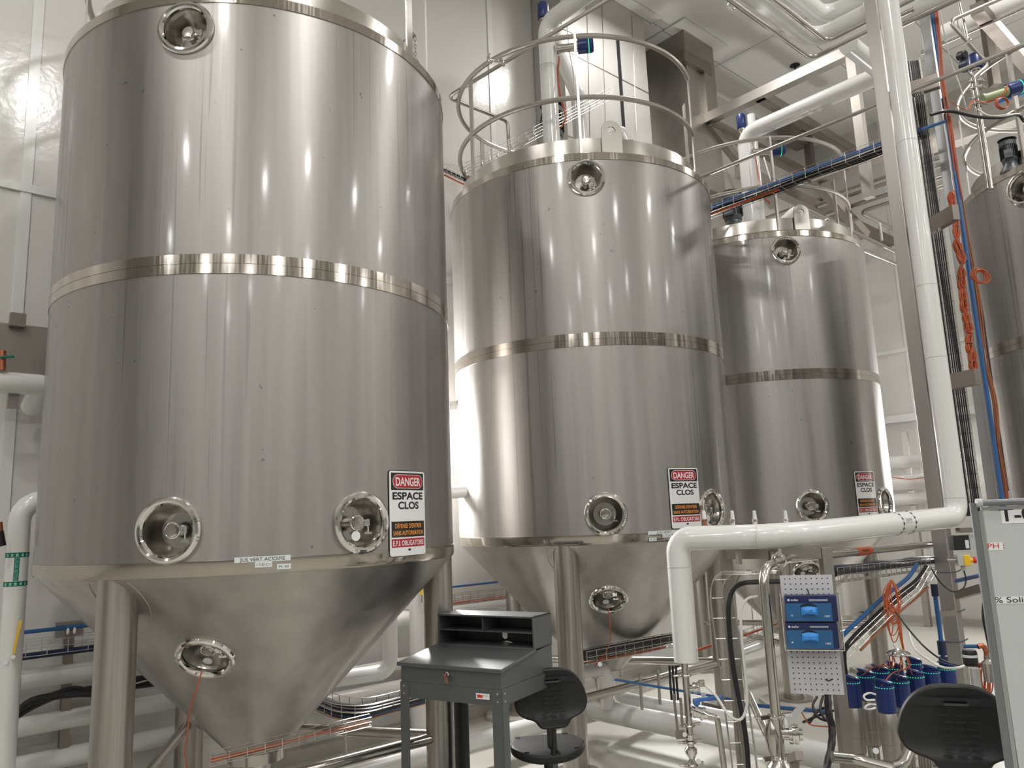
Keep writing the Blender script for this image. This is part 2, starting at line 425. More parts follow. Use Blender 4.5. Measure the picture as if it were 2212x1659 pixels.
# ------------------------------------------------------------------ tanks
RT, ZB_, ZM_, ZT_ = 1.2117, 1.662, 3.150, 4.660
CT = [V((-1.623, 4.986, 0)), V((.696, 7.052, 0)), V((2.949, 9.007, 0))]
CB, RB = .55, .15          # cone bottom height and radius
AX = V((0, 0, 1))
def rdir(a): a = rad(a); return V((cos(a), sin(a), 0))
def cylmap(c, a0, z0, R):    # (x metres to the right seen from outside, y up) -> point on the shell
    def f(x, y, off=0): return c + rdir(a0+math.degrees(x/R))*(R+off) + EZ*(z0+y)
    return f
def port(c, pos, nrm, R, t, cap_tag=False):
    """sanitary sample port sunk in the insulation: polished ring, steel funnel, cap with clamp"""
    x = EZ.cross(nrm).normalized(); y = nrm.cross(x)
    p = MB().torus(pos+nrm*.004, nrm, R*.88, R*.125, 40, 10).build('port_ring', 'chrome', t)
    f = MB().lathe(pos-nrm*.115, nrm, [(-.004, .0001), (0, R*.52), (.001, R*.52), (.112, R*.86), (.12, R*.86)], 40)
    f = MB(); n_ = 40
    prof = [(.0, .001), (.0, R*.54), (.119, R*.86)]
    fx, fy = x, y; vs = []; fs = []
    for tt, rr in prof: vs += [pos-nrm*.115+nrm*tt+(fx*cos(a)+fy*sin(a))*rr for a in [2*pi*i/n_ for i in range(n_)]]
    for k_ in range(2):
        for i in range(n_): fs.append((k_*n_+i, k_*n_+(i+1) % n_, (k_+1)*n_+(i+1) % n_, (k_+1)*n_+i))
    f.add(vs, fs); f.build('funnel', 'pipe_steel', p)
    q = pos-nrm*.115
    MB().lathe(q, nrm, [(0, R*.17), (.07, R*.17), (.075, R*.2), (.082, R*.2), (.088, R*.17), (.09, .001)], 20).build('cap', 'pipe_steel', p)
    cl = MB(); cl.torus(q+nrm*.072, nrm, R*.23, R*.045, 24, 8)
    cl.bar(q+nrm*.072+x*R*.24+y*R*.05, q+nrm*.072+x*R*.46+y*R*.05, R*.06, R*.1)
    cl.bar(q+nrm*.072+x*R*.24-y*R*.06, q+nrm*.072+x*R*.46-y*R*.06, R*.06, R*.1)
    cl.cyl(q+nrm*.072+x*R*.40-y*R*.3, q+nrm*.072+x*R*.40+y*R*.12, R*.035, n=8)
    cl.bar(q+nrm*.072+x*R*.28-y*R*.34, q+nrm*.072+x*R*.54-y*R*.34, R*.05, R*.08)
    cl.build('clamp', 'chrome', p)
    if cap_tag: MB().cyl(q+nrm*.085-x*R*.1-y*R*.42, q+nrm*.088-x*R*.1-y*R*.42, R*.16, n=20).build('tag', 'sign_white', p)
    return p
def cutcyl(pos, nrm, R):
    return MB().lathe(pos-nrm*.14, nrm, [(0, R*.80), (.30, R*.80)], 40)
def bool_build(mb, cuts, name, m, parent, nfun):
    o = mb.build(name, m); c = MB()
    for q in cuts: c.add(q.v, q.f)
    co = c.build('cutter', m)
    md = o.modifiers.new('b', 'BOOLEAN'); md.operation = 'DIFFERENCE'; md.object = co; md.solver = 'EXACT'
    me = bpy.data.meshes.new_from_object(o.evaluated_get(bpy.context.evaluated_depsgraph_get()))
    bpy.data.objects.remove(o); bpy.data.objects.remove(co)
    me.name = name
    nl = []
    me.shade_smooth()
    for p in me.polygons:
        for li in p.loop_indices:
            v = me.vertices[me.loops[li].vertex_index].co; n = nfun(v)
            nl.append(n if n.dot(p.normal) > .9 else p.normal.copy())
    me.normals_split_custom_set([tuple(n) for n in nl])
    o = bpy.data.objects.new(name, me); COL.objects.link(o)
    o.parent = parent; o.matrix_parent_inverse = Matrix.Translation(-parent.location)
    return o
LEGA = (-108, 12, 132); LR = 1.114; LRAD = .094
SL = (RT-RB)/(ZB_-CB)
def cone_r(z): return RB+(z-CB)*SL
def tank(c, label, full=True, rails=True, rot=0):
    rdir = lambda a: V((cos(rad(a+rot)), sin(rad(a+rot)), 0))
    t = empty('storage_tank', c.copy(), label, 'tank', None)
    pts = [(rdir(-92), 4.505), (rdir(-92), 1.868), (rdir(-47.6), 1.870)]
    PR = [.152, .160, .160]
    cuts = [cutcyl(c+d*RT+EZ*z, d, r) for (d, z), r in zip(pts, PR)]
    sh = MB().lathe(c+EZ*ZB_, EZ, [(0, RT), (ZT_-ZB_, RT)], 160)
    bool_build(sh, cuts, 'shell', 'tank_steel', t, lambda v: V((v.x-c.x, v.y-c.y, 0)).normalized())
    # cone
    cz = 1.215; cr_ = cone_r(cz); d = rdir(-91); nrm = (d*1.0 - EZ*SL).normalized()
    ccut = cutcyl(c+d*cr_+EZ*cz, nrm, .155)
    co = MB().lathe(c+EZ*CB, EZ, [(0, RB), (ZB_-CB-.012, RT-.006), (ZB_-CB, RT-.012)], 160)
    def cn(v):
        q = V((v.x-c.x, v.y-c.y, 0)).normalized(); return (q-EZ*SL).normalized()
    bool_build(co, [ccut], 'cone', 'cone_steel', t, cn)
    bevel_ = MB().lathe(c+EZ*(ZB_-.02), EZ, [(0, RT-.02), (.004, RT-.004), (.02, RT+.003), (.075, RT+.003), (.077, RT)], 160); bevel_.build('bottom_band', 'band_steel', t)
    MB().lathe(c+EZ*(ZM_-.012), EZ, [(0, RT-.001), (.002, RT+.004), (.052, RT+.004), (.053, RT+.0015), (.0545, RT+.0015), (.0555, RT+.004), (.105, RT+.004), (.107, RT-.001)], 160).build('middle_band', 'band_steel', t)
    MB().lathe(c+EZ*(ZT_-.005), EZ, [(0, RT-.001), (.002, RT+.005), (.06, RT+.005), (.066, RT-.004), (.066, RT-.04)], 160).build('top_band', 'band_steel', t)
    MB().lathe(c+EZ*ZT_, EZ, [(.05, RT-.06), (.085, RT-.05), (.088, RT-.105), (.235, RT-.105), (.24, RT-.115), (.24, RT-.16), (.06, RT-.18)], 128).build('collar', 'pipe_steel', t)
    MB().lathe(c+EZ*ZT_, EZ, [(.05, RT-.1), (.12, RT-.4), (.16, .35), (.17, .001)], 96).build('lid', 'pipe_steel', t)
    if full:
        for (dd, z), r in zip(pts, PR): port(c, c+dd*RT+EZ*z, dd, r, t, z < 2 and dd.x > .3)
    port(c, c+d*cr_+EZ*cz, nrm, .155, t, True)
    # outlet below the cone
    MB().lathe(c, EZ, [(CB+.01, RB+.012), (CB-.05, RB+.012), (CB-.06, .09), (.30, .06), (.30, .075), (.27, .075), (.27, .05), (.16, .05)], 32).build('outlet', 'pipe_steel', t)
    for a in LEGA:
        p = c+rdir(a)*LR; zt = CB+(LR-RB)/SL+.12
        L = MB().cyl(p+EZ*.045, p+EZ*(CB+(LR-RB)/SL+.11), LRAD, n=40).build('leg', 'leg_steel', t)
        MB().lathe(p+EZ*.041, EZ, [(.0, .17), (.02, .17), (.02, .10), (.05, .10)], 32).build('foot_plate', 'frame_steel', L)
        # reinforcing pad: disc lying on the cone around the leg
        dd = rdir(a); rc = LR-.01; zc = CB+(rc-RB)/SL; nn = (dd-EZ*SL).normalized(); tt = dd.cross(EZ)
        ss = tt.cross(nn)
        P = []; n_ = 40
        for i in range(n_):
            an = 2*pi*i/n_; q = c+dd*rc+EZ*zc+tt*(cos(an)*.145)+ss*(sin(an)*.20)
            h = V((q.x-c.x, q.y-c.y, 0)); rr = h.length; hd = h.normalized(); z = min(q.z, ZB_-.03)
            P.append(c+hd*(cone_r(z)+.004)+EZ*z)
        cen = c+dd*(cone_r(zc)+.012)+EZ*zc
        MB().add(P+[cen], [(i, (i+1) % n_, n_) for i in range(n_)]).build('reinforcing_pad', 'cone_steel', L)
        MB().tube(P, .004, 6, closed=True).build('weld', 'cone_steel', L)
    for a1, a2 in ((-108, 12), (12, 132), (132, -108)):
        p, q = c+rdir(a1)*LR+EZ*.53, c+rdir(a2)*LR+EZ*.53; dd = (q-p).normalized()
        MB().cyl(p+dd*LRAD*.9, q-dd*LRAD*.9, .034, n=20).build('leg_brace', 'pipe_steel', t)
    if rails:
        rr = RT-.10
        for nm, z in (('top_rail', 5.81), ('lower_rail', 5.255)):
            a0, a1 = -258, -20
            pts_ = [c+rdir(a0+(a1-a0)*i/90)*rr+EZ*z for i in range(91)]
            MB().tube(pts_, .021, 10).build(nm, 'rail_steel', t)
        for a, wd_, tk in ((-150, .06, .012), (-93, .02, .05), (-20, .075, .012), (5, .06, .012), (110, .06, .012), (145, .06, .012)):
            dd = rdir(a); q = c+dd*rr; tt = dd.cross(EZ)
            MB().box(q+EZ*((ZT_+.06+5.82)/2), (tk, wd_, 5.82-ZT_-.06), (dd, tt, EZ)).build('rail_post', 'rail_steel', t)
        # lifting lug
        dd = rdir(-80); q = c+dd*(RT-.085)+EZ*(ZT_+.04); tt = EZ.cross(dd)
        out = [(-.085, 0), (.085, 0), (.085, .25)]+[(.085*cos(x), .25+.085*sin(x)) for x in [pi*i/12 for i in range(1, 12)]]+[(-.085, .25)]
        hole = [(.035*cos(x), .25+.035*sin(x)) for x in [2*pi*i/20 for i in range(20)]]
        curve_obj('lifting_lug', [out, hole], .007, .001, 'rail_steel', t, lambda v: q+tt*v.x+EZ*v.y+dd*v.z)
        # safety chain
        ch = MB(); qa = c+rdir(8)*(rr-.08)+EZ*5.3; ch.m = 0
        for i in range(16):
            e = qa-EZ*i*.03; ax = V((1, 0, 0)) if i % 2 else V((0, 1, 0)); side = ax.cross(EZ)
            ch.tube([e+side*(.009*cos(a))+EZ*(.02*sin(a)) for a in [2*pi*j/10 for j in range(10)]], .0035, 5, closed=True)
        ch.build('safety_chain', 'wire', t)
        MB().tube(smoothpath([qa+EZ*.04, c+rdir(14)*(rr-.25)+EZ*5.22, c+rdir(30)*(rr-.5)+EZ*4.95]), .018, 8).build('gate_rail', 'rail_steel', t)
    return t
TK = [tank(CT[0], 'huge cone-bottomed stainless steel tank filling the left of the picture'),
      tank(CT[1], 'stainless steel cone-bottomed tank standing in the middle of the row'),
      tank(CT[2], 'stainless steel tank farthest back in the row, behind the white pipe')]
CT4 = at(2472, 800, 6.85); CT4.z = 0
TK.append(tank(CT4, 'stainless steel tank cut off by the right edge behind the orange cable coils', rot=-66))
# concrete pads under the legs
for i, c in enumerate(CT+[CT4]):
    for j, a in enumerate(LEGA):
        p = c+rdir(a)*LR
        hx = [p+V((cos(x), sin(x), 0))*.34-EZ*.0 for x in [pi/8+2*pi*k/8 for k in range(8)]]
        one('concrete_plinth', MB().prism([q for q in hx], EZ*.04), 'concrete_pad',
            'low octagonal concrete plinth under the %s leg of the %s tank' % (('front', 'right', 'rear')[j], ('largest left', 'middle', 'third', 'rightmost')[i]), 'plinth', 'plinths under tank legs')

# ---- danger signs
def sign(c, a0, z0, wd, ht, label):
    t = empty('danger_sign', c+rdir(a0)*RT+EZ*z0, label, 'sign')
    f = cylmap(c, a0, z0, RT)
    def panel(nm, loop, off, th, m):
        # triangulate by horizontal strips so that it bends round the shell
        n = 12; ys = []
        for y in sorted(y for x, y in loop):
            if not ys or y-ys[-1] > 1e-5: ys.append(y); xs0 = min(x for x, y in loop); xs1 = max(x for x, y in loop)
        def halfw(y):
            hit = []
            L = len(loop)
            for i in range(L):
                (x1, y1), (x2, y2) = loop[i], loop[(i+1) % L]
                if (y1-y)*(y2-y) <= 1e-12:
                    if abs(y1-y2) < 1e-9: hit += [x1, x2]
                    else: hit.append(x1+(x2-x1)*(y-y1)/(y2-y1))
            return min(hit), max(hit)
        mb = MB(); vs = []; fs = []
        for y in ys:
            a, b = halfw(y)
            for o_ in (off, off+th):
                vs += [f(a+(b-a)*k/n, y, o_) for k in range(n+1)]
        N = n+1
        for r in range(len(ys)-1):
            for k in range(n):
                A = (2*r)*N+k; B = (2*r+2)*N+k
                fs.append((A+N, A+N+1, B+N+1, B+N)); fs.append((A, B, B+1, A+1))
            fs.append(((2*r)*N, (2*r+1)*N, (2*r+3)*N, (2*r+2)*N)); fs.append(((2*r)*N+n, (2*r+2)*N+n, (2*r+3)*N+n, (2*r+1)*N+n))
        L = len(ys)-1
        for k in range(n):
            fs.append((k, k+1, N+k+1, N+k)); fs.append((2*L*N+k, (2*L+1)*N+k, (2*L+1)*N+k+1, 2*L*N+k+1))
        mb.add(vs, fs); return mb.build(nm, m, t)
    panel('rim', rrect(wd+.008, ht+.008, .016), .001, .003, 'sign_black')
    panel('plate', rrect(wd, ht, .014), .0041, .002, 'sign_white')
    k_ = wd/.30; h = ht
    panel('danger_panel', rrect(wd*.92, h*.205, .001, 1, 0, h*.375), .0062, .0006, 'sign_black')
    panel('danger_oval_border', rrect(wd*.84, h*.165, h*.0824, 8, 0, h*.375), .0069, .0004, 'sign_white')
    panel('danger_oval', rrect(wd*.82, h*.152, h*.0759, 8, 0, h*.375), .0074, .0004, 'sign_red')
    panel('notice_panel', rrect(wd*.92, h*.185, .001, 1, 0, -h*.19), .0062, .0006, 'sign_black')
    panel('equipment_panel', rrect(wd*.92, h*.098, .001, 1, 0, -h*.35), .0062, .0006, 'sign_red')
    def tx(nm, s_, ht_, wd_, y, m, off, fat=.012):
        mb = MB(); text_on(mb, s_, ht_*h, lambda X, Y: f(X, Y, off), fat, wd_*wd, dy=y*h-ht_*h/2); mb.build(nm, m, t)
    tx('danger_lettering', 'DANGER', .10, .70, .375, 'sign_white', .0080, .02)
    tx('title_lettering', 'ESPACE', .085, .86, .205, 'text_black', .0064, .035)
    tx('title_lettering', 'CLOS', .085, .58, .092, 'text_black', .0064, .035)
    tx('notice_lettering', 'DÉFENSE D\'ENTRER', .052, .74, -.150, 'sign_orange', .0070, .012)
    tx('notice_lettering', 'SANS AUTORISATION', .052, .84, -.232, 'sign_orange', .0070, .012)
    tx('equipment_lettering', 'E.P.I. OBLIGATOIRE', .060, .86, -.350, 'sign_white', .0070, .012)
    panel('maker_mark', rrect(.022, .012, .0055, 5, 0, -h*.432), .0062, .0004, 'cable_navy')
sign(CT[0], -32.2, 1.913, .296, .455, 'danger sign reading ESPACE CLOS on the largest tank above its right leg')
sign(CT[1], -61.3, 1.965, .288, .452, 'danger sign reading ESPACE CLOS on the middle tank')
sign(CT[2], -62.3, 1.965, .288, .452, 'danger sign reading ESPACE CLOS on the third tank beside the post')
def tanklabel(c, a, z, wd, ht, txt, label, th=None, border=False, off=.003):
    t = empty('name_label', c+rdir(a)*RT+EZ*z, label, 'label'); f = cylmap(c, a, z, RT)
    n = 10; vs = []
    for y in (-ht/2, ht/2):
        for o_ in (off, off+.002): vs += [f(-wd/2+wd*k/n, y, o_) for k in range(n+1)]
    N = n+1; fs = []
    for k in range(n): fs += [(N+k, N+k+1, 3*N+k+1, 3*N+k), (k, 2*N+k, 2*N+k+1, k+1), (k, k+1, N+k+1, N+k), (2*N+k, 3*N+k, 3*N+k+1, 2*N+k+1)]
    fs += [(0, N, 3*N, 2*N), (n, 2*N+n, 3*N+n, N+n)]
    MB().add(vs, fs).build('plate', 'label_white', t)
    mb = MB(); hh = th or ht*.55
    text_on(mb, txt, hh, lambda X, Y: f(X, Y, off+.0026), 0, min(wd*.8, hh*len(txt)*.9), dy=-hh/2); mb.build('lettering', 'text_black', t)
lb = 5.1
tanklabel(CT[0], -71.2, 1.716, .258, .026, 'JUS VERT ACIDIFIE', 'long white label reading JUS VERT ACIDIFIE on the largest tank', .017, off=.005)
tanklabel(CT[0], -71.0, 1.690, .078, .026, '• T-01 C •', 'small white label reading T-01 C under the long label on the largest tank', .013, off=.0085)
tanklabel(CT[0], -66.6, 1.676, .065, .026, 'M- 63', 'small white label reading M-63 at the bottom rim of the largest tank', .010, off=.0085)
tanklabel(CT[1], -71.5, 1.716, .258, .026, 'JUS VERT', 'white label reading JUS VERT on the middle tank, partly behind the white pipe', .017, off=.005)
tanklabel(CT[1], -70.5, 1.690, .078, .026, '• T-01', 'small white label half behind the white pipe elbow on the middle tank', .013, off=.0085)
tanklabel(CT[1], -76.0, 1.669, .060, .024, 'M. 02', 'tiny white label at the bottom rim of the middle tank', .010, off=.0085)
# ------------------------------------------------------------------ helpers for runs of pipe and cable
def along(q, d, px):            # point on the straight run through q (direction d) seen at column px
    n = ray(px, 0).cross(ray(px, 1600)); return q + d*((CAM-q).dot(n)/d.dot(n))
def run(name, pts, r, m, label, cat, bend=.12, group=None, seams=(), n=16):
    if not seams: return one(name, MB().pipe(pts, r, bend, n), m, label, cat, group)
    t = empty(name, V(pts[0]), label, cat, group)
    MB().pipe(pts, r, bend, n).build('pipe_run', m, t)
    for p, d in seams: MB().lathe(p-V(d).normalized()*.004, d, [(0, r+.0005), (.001, r+.002), (.007, r+.002), (.008, r+.0005)], 24).build('joint', 'pipe_seam', t)
    return t
WP = 'pipe_white'
def column(name, q, s, z0, z1, m, label, cat='post', ax=(EU, EN)):
    return one(name, MB().box(V((q.x, q.y, (z0+z1)/2)), (s, s, z1-z0), (ax[0], ax[1], EZ)), m, label, cat, bevel=.004)
def strands(mb, pts, n, spread, r, seed=0, k=6):
    rnd = random.Random(seed)
    for i in range(n):
        o = V((rnd.uniform(-1, 1), rnd.uniform(-1, 1), rnd.uniform(-1, 1)))*spread
        P = [p+o+V((rnd.uniform(-1, 1), rnd.uniform(-1, 1), rnd.uniform(-1, 1)))*spread*.35 for p in pts]
        mb.tube(smoothpath(P, k), r*rnd.uniform(.8, 1.2), 6)
    return mb
def basket(pts, side, up, wd, ht, step=.1, r=.0022, flat=False):
    """wire mesh tray following pts: side = width direction, up = wall direction"""
    mb = MB(); side = V(side).normalized(); up = V(up).normalized()
    offs = [(-wd/2, ht), (-wd/2, ht*.5), (-wd/2, 0), (0, 0), (wd/2, 0), (wd/2, ht*.5), (wd/2, ht)] if not flat else [(-wd/2, 0), (-wd/6, 0), (wd/6, 0), (wd/2, 0)]
    for a, b in offs: mb.tube([p+side*a+up*b for p in pts], r, 5)
    L = 0; nxt = 0
    for i in range(len(pts)-1):
        d = (pts[i+1]-pts[i]); l = d.length
        while nxt <= L+l:
            p = pts[i]+d*((nxt-L)/l)
            mb.tube([p+side*a+up*b for a, b in ([offs[0], offs[2], offs[4], offs[6]] if not flat else [offs[0], offs[3]])], r, 5); nxt += step
        L += l
    return mb
def clampring(mb, p, d, r, x):
    mb.torus(p, d, r, r*.28, 20, 6); mb.bar(p+x*r, p+x*r*2.0, r*.5, r*.35); mb.cyl(p+x*r*1.7-V(d)*r*.5, p+x*r*1.7+V(d)*r*.5, r*.16, n=8)

# ------------------------------------------------------------------ large white process pipe in front
c0 = at(1463, 1163, 4.6); c1 = at(1692, 1158, 4.35); c2 = at(2068, 1116, 5.15)
b0 = V((c0.x, c0.y, at(1476, 1429, 4.6).z)); up = V((c2.x, c2.y, 6.3))
t = empty('process_pipe', b0, 'thick glossy white insulated pipe running across the front and up the right column', 'pipe')
MB().pipe([b0, c0, c1, c2, up], .068, [.085, .5, .10], 36, 12).build('pipe_run', WP, t)
MB().cyl(b0-EZ*.002, b0+EZ*.001, .030, n=20).build('pipe_end', 'pipe_seam', t)
d2 = (c2-c1).normalized(); d1 = (c1-c0).normalized()
for p, d in ((c0-EZ*.16, EZ), (c1-d1*.13, d1), (c2+EZ*1.05, EZ), (c2+EZ*1.55, EZ), (c2+EZ*2.6, EZ), (c2+EZ*.12, EZ)):
    MB().lathe(p-d*.003, d, [(0, .0682), (.001, .0692), (.005, .0692), (.006, .0682)], 36).build('joint', 'pipe_seam' if d != d1 else WP, t)
for px in (1931, 1957):
    p = along(c2, d2, px)
    rg = MB().lathe(p-d2*.006, d2, [(0, .0685), (.001, .0692), (.011, .0692), (.012, .0685)], 36).build('flow_band', 'pipe_seam', t)
    mb = MB(); x, y = frame_of(d2)
    for i in range(14):
        a = 2*pi*i/14; e = x*cos(a)+y*sin(a); s_ = d2.cross(e)
        mb.box(p+e*.0695, (.012, .014, .0012), (d2, s_, e))
    mb.build('flow_arrows', 'sign_black', rg)
p = along(c2, d2, 1943); e = V((-.35, -.93, .15)).normalized(); e = (e-d2*e.dot(d2)).normalized(); s_ = e.cross(d2)
lab = MB().box(p+e*.0692, (.062, .026, .002), (d2, s_, e)).build('pipe_label', 'pipe_seam', t)
mb = MB(); text_on(mb, 'ALIM. CIP', .011, lambda X, Y: p+e*.0704+d2*X-s_*Y*-1, 0, .048, dy=-.0055); mb.build('lettering', 'text_black', lab)

# columns, brackets, vertical tray
qa = at(2013, 1000, 5.55); qb = at(2048, 380, 6.05)
column('steel_column', qa, .096, 0, ZC, 'column_steel', 'square steel column rising just left of the tall white pipe', 'column')
column('steel_column', qb, .075, 0, ZC, 'galvanised_steel', 'slimmer grey column standing behind the black cable tray', 'column')
for i, (x0, y0, Y0, x1, y1, Y1, lab) in enumerate(((1985, 505, 5.62, 2078, 548, 5.2, 'upper'), (2020, 832, 5.62, 2118, 862, 5.3, 'lower'), (1950, 200, 5.65, 2040, 262, 5.5, 'topmost'))):
    a, b = at(x0, y0, Y0), at(x1, y1, Y1); b.z = a.z
    one('tray_bracket', MB().bar(a, b, .05, .11, EZ), 'dark_steel', '%s flat steel bracket tying the column to the cable tray' % lab, 'bracket')
tx_ = at(2020, 540, 5.78); z0, z1 = 1.75, 5.35
pts = [V((tx_.x, tx_.y, z0+(z1-z0)*i/20)) for i in range(21)]
one('cable_tray', basket(pts, V((1, -.25, 0)), V((-.25, -1, 0)), .13, .05, .1), 'wire', 'upright wire mesh cable tray holding the black cables', 'cable tray')
X_ = V((1, -.25, 0)).normalized()
one('power_cable', MB().tube([p-X_*.035-V((0, .02, 0)) for p in pts], .021, 10), 'cable_black', 'thick black power cable strapped inside the upright tray', 'cable')
for i in range(5):
    wob = [V((sin(k*.9+i)*.002, 0, 0)) for k in range(21)]
    P = [p+X_*(.002+i*.0125)-V((0, .02, 0))+o for p, o in zip(pts, wob)]
    one('control_cable', MB().tube(P, .0052, 7), 'cable_black', 'thin black cable clipped straight up the upright tray', 'cable', 'thin black cables in the upright tray')
bx = at(2136, 878, 5.68)
t = empty('air_conduit', V((bx.x, bx.y, 1.8)), 'bright blue plastic conduit running up beside the orange coils', 'pipe')
MB().cyl(V((bx.x, bx.y, 1.75)), V((bx.x, bx.y, at(2008, 28, 5.68).z)), .0150, n=16).build('tube', 'tube_blue', t)
MB().cyl(V((bx.x, bx.y, at(2045, 232, 5.68).z)), V((bx.x, bx.y, at(2042, 212, 5.68).z)), .023, n=16).build('fitting', 'cable_navy', t)
MB().cyl(V((bx.x, bx.y, at(2048, 262, 5.68).z)), V((bx.x, bx.y, at(2045, 246, 5.68).z)), .023, n=16).build('fitting', 'cable_navy', t)
a = at(2042, 262, 5.66); b = at(1990, 280, 5.7)
run('air_conduit', [a, b], .012, 'tube_blue', 'short blue conduit branching left from the tall blue one', 'pipe')
# orange and brown bundle
P = path((2022, 22, 5.66), (2030, 100, 5.66), (2036, 170, 5.66), (2051, 262, 5.66), (2060, 330, 5.66), (2067, 380, 5.67), (2075, 425, 5.67))
one('cable_bundle', strands(MB(), P, 9, .011, .004, 3), 'cable_orange', 'loose bundle of orange cables dropping beside the blue conduit', 'cable')
P = path((2073, 410, 5.7), (2090, 520, 5.7), (2112, 640, 5.7), (2122, 730, 5.7), (2132, 800, 5.7), (2149, 870, 5.7), (2157, 960, 5.7), (2168, 1030, 5.7), (2176, 1085, 5.7))
one('cable_bundle', strands(MB(), P, 9, .012, .0045, 4), 'cable_brown', 'brown cable bundle running down right of the blue conduit', 'cable')
P = path((2066, 380, 5.72), (2092, 520, 5.72), (2118, 660, 5.72), (2128, 730, 5.72), (2152, 900, 5.72), (2176, 1060, 5.72))
one('power_cable', MB().tube(smoothpath(P), .012, 8), 'cable_black', 'single black cable tucked behind the brown bundle', 'cable')
def coil(cx, cy, Y, w_, h_, seed, label, n=16, group='orange cable coils tied beside the blue conduit', tie=True, tilt=0):
    rnd = random.Random(seed); s = Y/FPX; q = at(cx, cy, Y); t = empty('cable_coil', q, label, 'cable', group)
    mb = MB()
    for i in range(n):
        ww, hh = w_*s*rnd.uniform(.25, .5), h_*s*rnd.uniform(.38, .5); o = V((rnd.uniform(-.3, .3)*w_*s*.4, rnd.uniform(-.02, .02), rnd.uniform(-.05, .05)*h_*s))
        tl = tilt+rnd.uniform(-.09, .09); pts = []
        for k in range(22):
            a = 2*pi*k/22; x = ww*cos(a)*(.45+.55*abs(sin(a))**.7 if tie else 1); z = hh*sin(a)
            pts.append(q+o+V((x*cos(tl)+z*sin(tl)*.9+z*.12*0, rnd.uniform(-.004, .004), z*cos(tl)-x*sin(tl))))
        mb.tube(pts, .0034, 6, closed=True)
    mb.build('loops', 'cable_orange', t)
    if tie: MB().torus(q+V((0, 0, 0)), EZ, w_*s*.30, .003, 16, 6).build('cable_tie', 'cable_black', t)
    return t
for i, (x, y, w_, h_, tl) in enumerate(((2057, 437, 15, 52, -.05), (2066, 490, 17, 58, .15), (2072, 545, 19, 60, -.2), (2078, 600, 19, 56, .1), (2082, 650, 20, 56, 0), (2090, 700, 18, 56, -.1), (2094, 742, 18, 44, .1), (2101, 782, 23, 46, 0))):
    coil(x, y, 5.55, w_, h_, i, 'coiled orange cable %s beside the blue conduit' % ('hanging topmost', 'second from the top', 'third from the top', 'fourth from the top', 'fourth from the bottom', 'third from the bottom', 'second from the bottom', 'hanging lowest')[i], tilt=tl)
coil(2118, 597, 5.45, 44, 34, 31, 'messy orange cable tangle sticking out over the rightmost tank', 9, None, False, .5)

# long hand rail and the high diagonal tray
q = at(1930, 212, 5.66)
run('hand_rail', [along(q, EN, 1512), along(q, EN, 2240)], .016, 'rail_steel', 'long straight stainless tube slanting up across the upper right', 'pipe')
q = at(1985, 289, 5.80); A, B = along(q, EN, 1524), along(q, EN, 1992)
L = [A+(B-A)*i/30 for i in range(31)]
one('cable_tray', basket([p+EZ*-.045 for p in L], EU, EZ, .14, .09, .12, .002), 'wire', 'slanting overhead wire tray carrying blue and black cables', 'cable tray')
one('air_conduit', MB().tube([p-EU*.05+EZ*.012 for p in L], .016, 10), 'tube_blue', 'blue conduit lying in the slanting overhead tray', 'pipe')
for i in range(4):
    P = [p+EU*(-.03+.028*i)+EZ*(-.02+.006*sin(j*.5+i*2)) for j, p in enumerate(L)]
    one('power_cable', MB().tube(P, .015, 8), 'cable_black', 'black cable lying in the slanting overhead tray', 'cable', 'black cables in the overhead tray')
one('cable_bundle', strands(MB(), [p-EZ*.055-EU*.05 for p in L[:14:3]], 4, .008, .004, 5), 'cable_orange', 'thin orange cable bundle tied under the slanting overhead tray', 'cable')

# hanging platform frame of square tube
fr = atN(1528, 258, 5.55); s = .13
A2 = along(fr, EN, 1838)
one('frame_beam', MB().bar(fr, A2, s, s, EZ), 'frame_steel', 'pale weathered square beam rising to the right under the ceiling', 'beam')
one('frame_post', MB().box(V((A2.x, A2.y, A2.z-.95)), (s*.8, s*.8, 1.8), (EU, EN, EZ)), 'frame_steel', 'square post dropping from the right end of the pale beam', 'post')
one('frame_post', MB().box(fr+EZ*.42-EU*.0, (s*.8, s*.8, .75), (EU, EN, EZ)), 'frame_steel', 'short post above the left corner of the pale beam', 'post')
b_ = fr+EZ*.76
one('frame_beam', MB().bar(b_+EN*.02-EU*.5, b_+EU*.1, .15, .17, EZ), 'dark_steel', 'brown bracket beam beside the ceiling column', 'beam')
m1 = along(fr, EN, 1640)
one('frame_beam', MB().bar(m1, along(m1, EU, 1862), s, s, EZ), 'dark_steel', 'dark beam slanting down right from the middle of the pale beam', 'beam')
one('frame_beam', MB().bar(fr-EZ*.05, along(fr-EZ*.05, EU, 1740), s, s, EZ), 'dark_steel', 'dark beam slanting down right from the left corner of the pale beam', 'beam')
one('frame_beam', MB().bar(fr-EZ*.06, at(1672, 445, fr.y+.9), s*.8, s*.8, EZ), 'frame_steel', 'diagonal brace dropping from the left corner of the pale beam', 'beam')
e0 = at(1757, 386, 10.2)
one('frame_beam', MB().bar(e0, along(e0, EN, 1930), .15, .15, EZ), 'dark_steel', 'dark beam just below the slanting overhead tray', 'beam')
one('frame_beam', MB().bar(e0, at(1870, 510, 10.6), .12, .12, EZ), 'dark_steel', 'dark brace running down right below the overhead tray', 'beam')
e1 = at(1700, 418, 10.4)
one('frame_beam', MB().bar(e1-EU*1.2, along(e1, EU, 1935), .15, .15, EZ), 'dark_steel', 'long dark beam crossing behind the rails of the third tank', 'beam')
one('wall_bracket', MB().box(atN(1714, 298, 6.0), (.62, .25, .22), (EU, EN, EZ)), 'dark_steel', 'brown box bracket high behind the third tank', 'bracket')
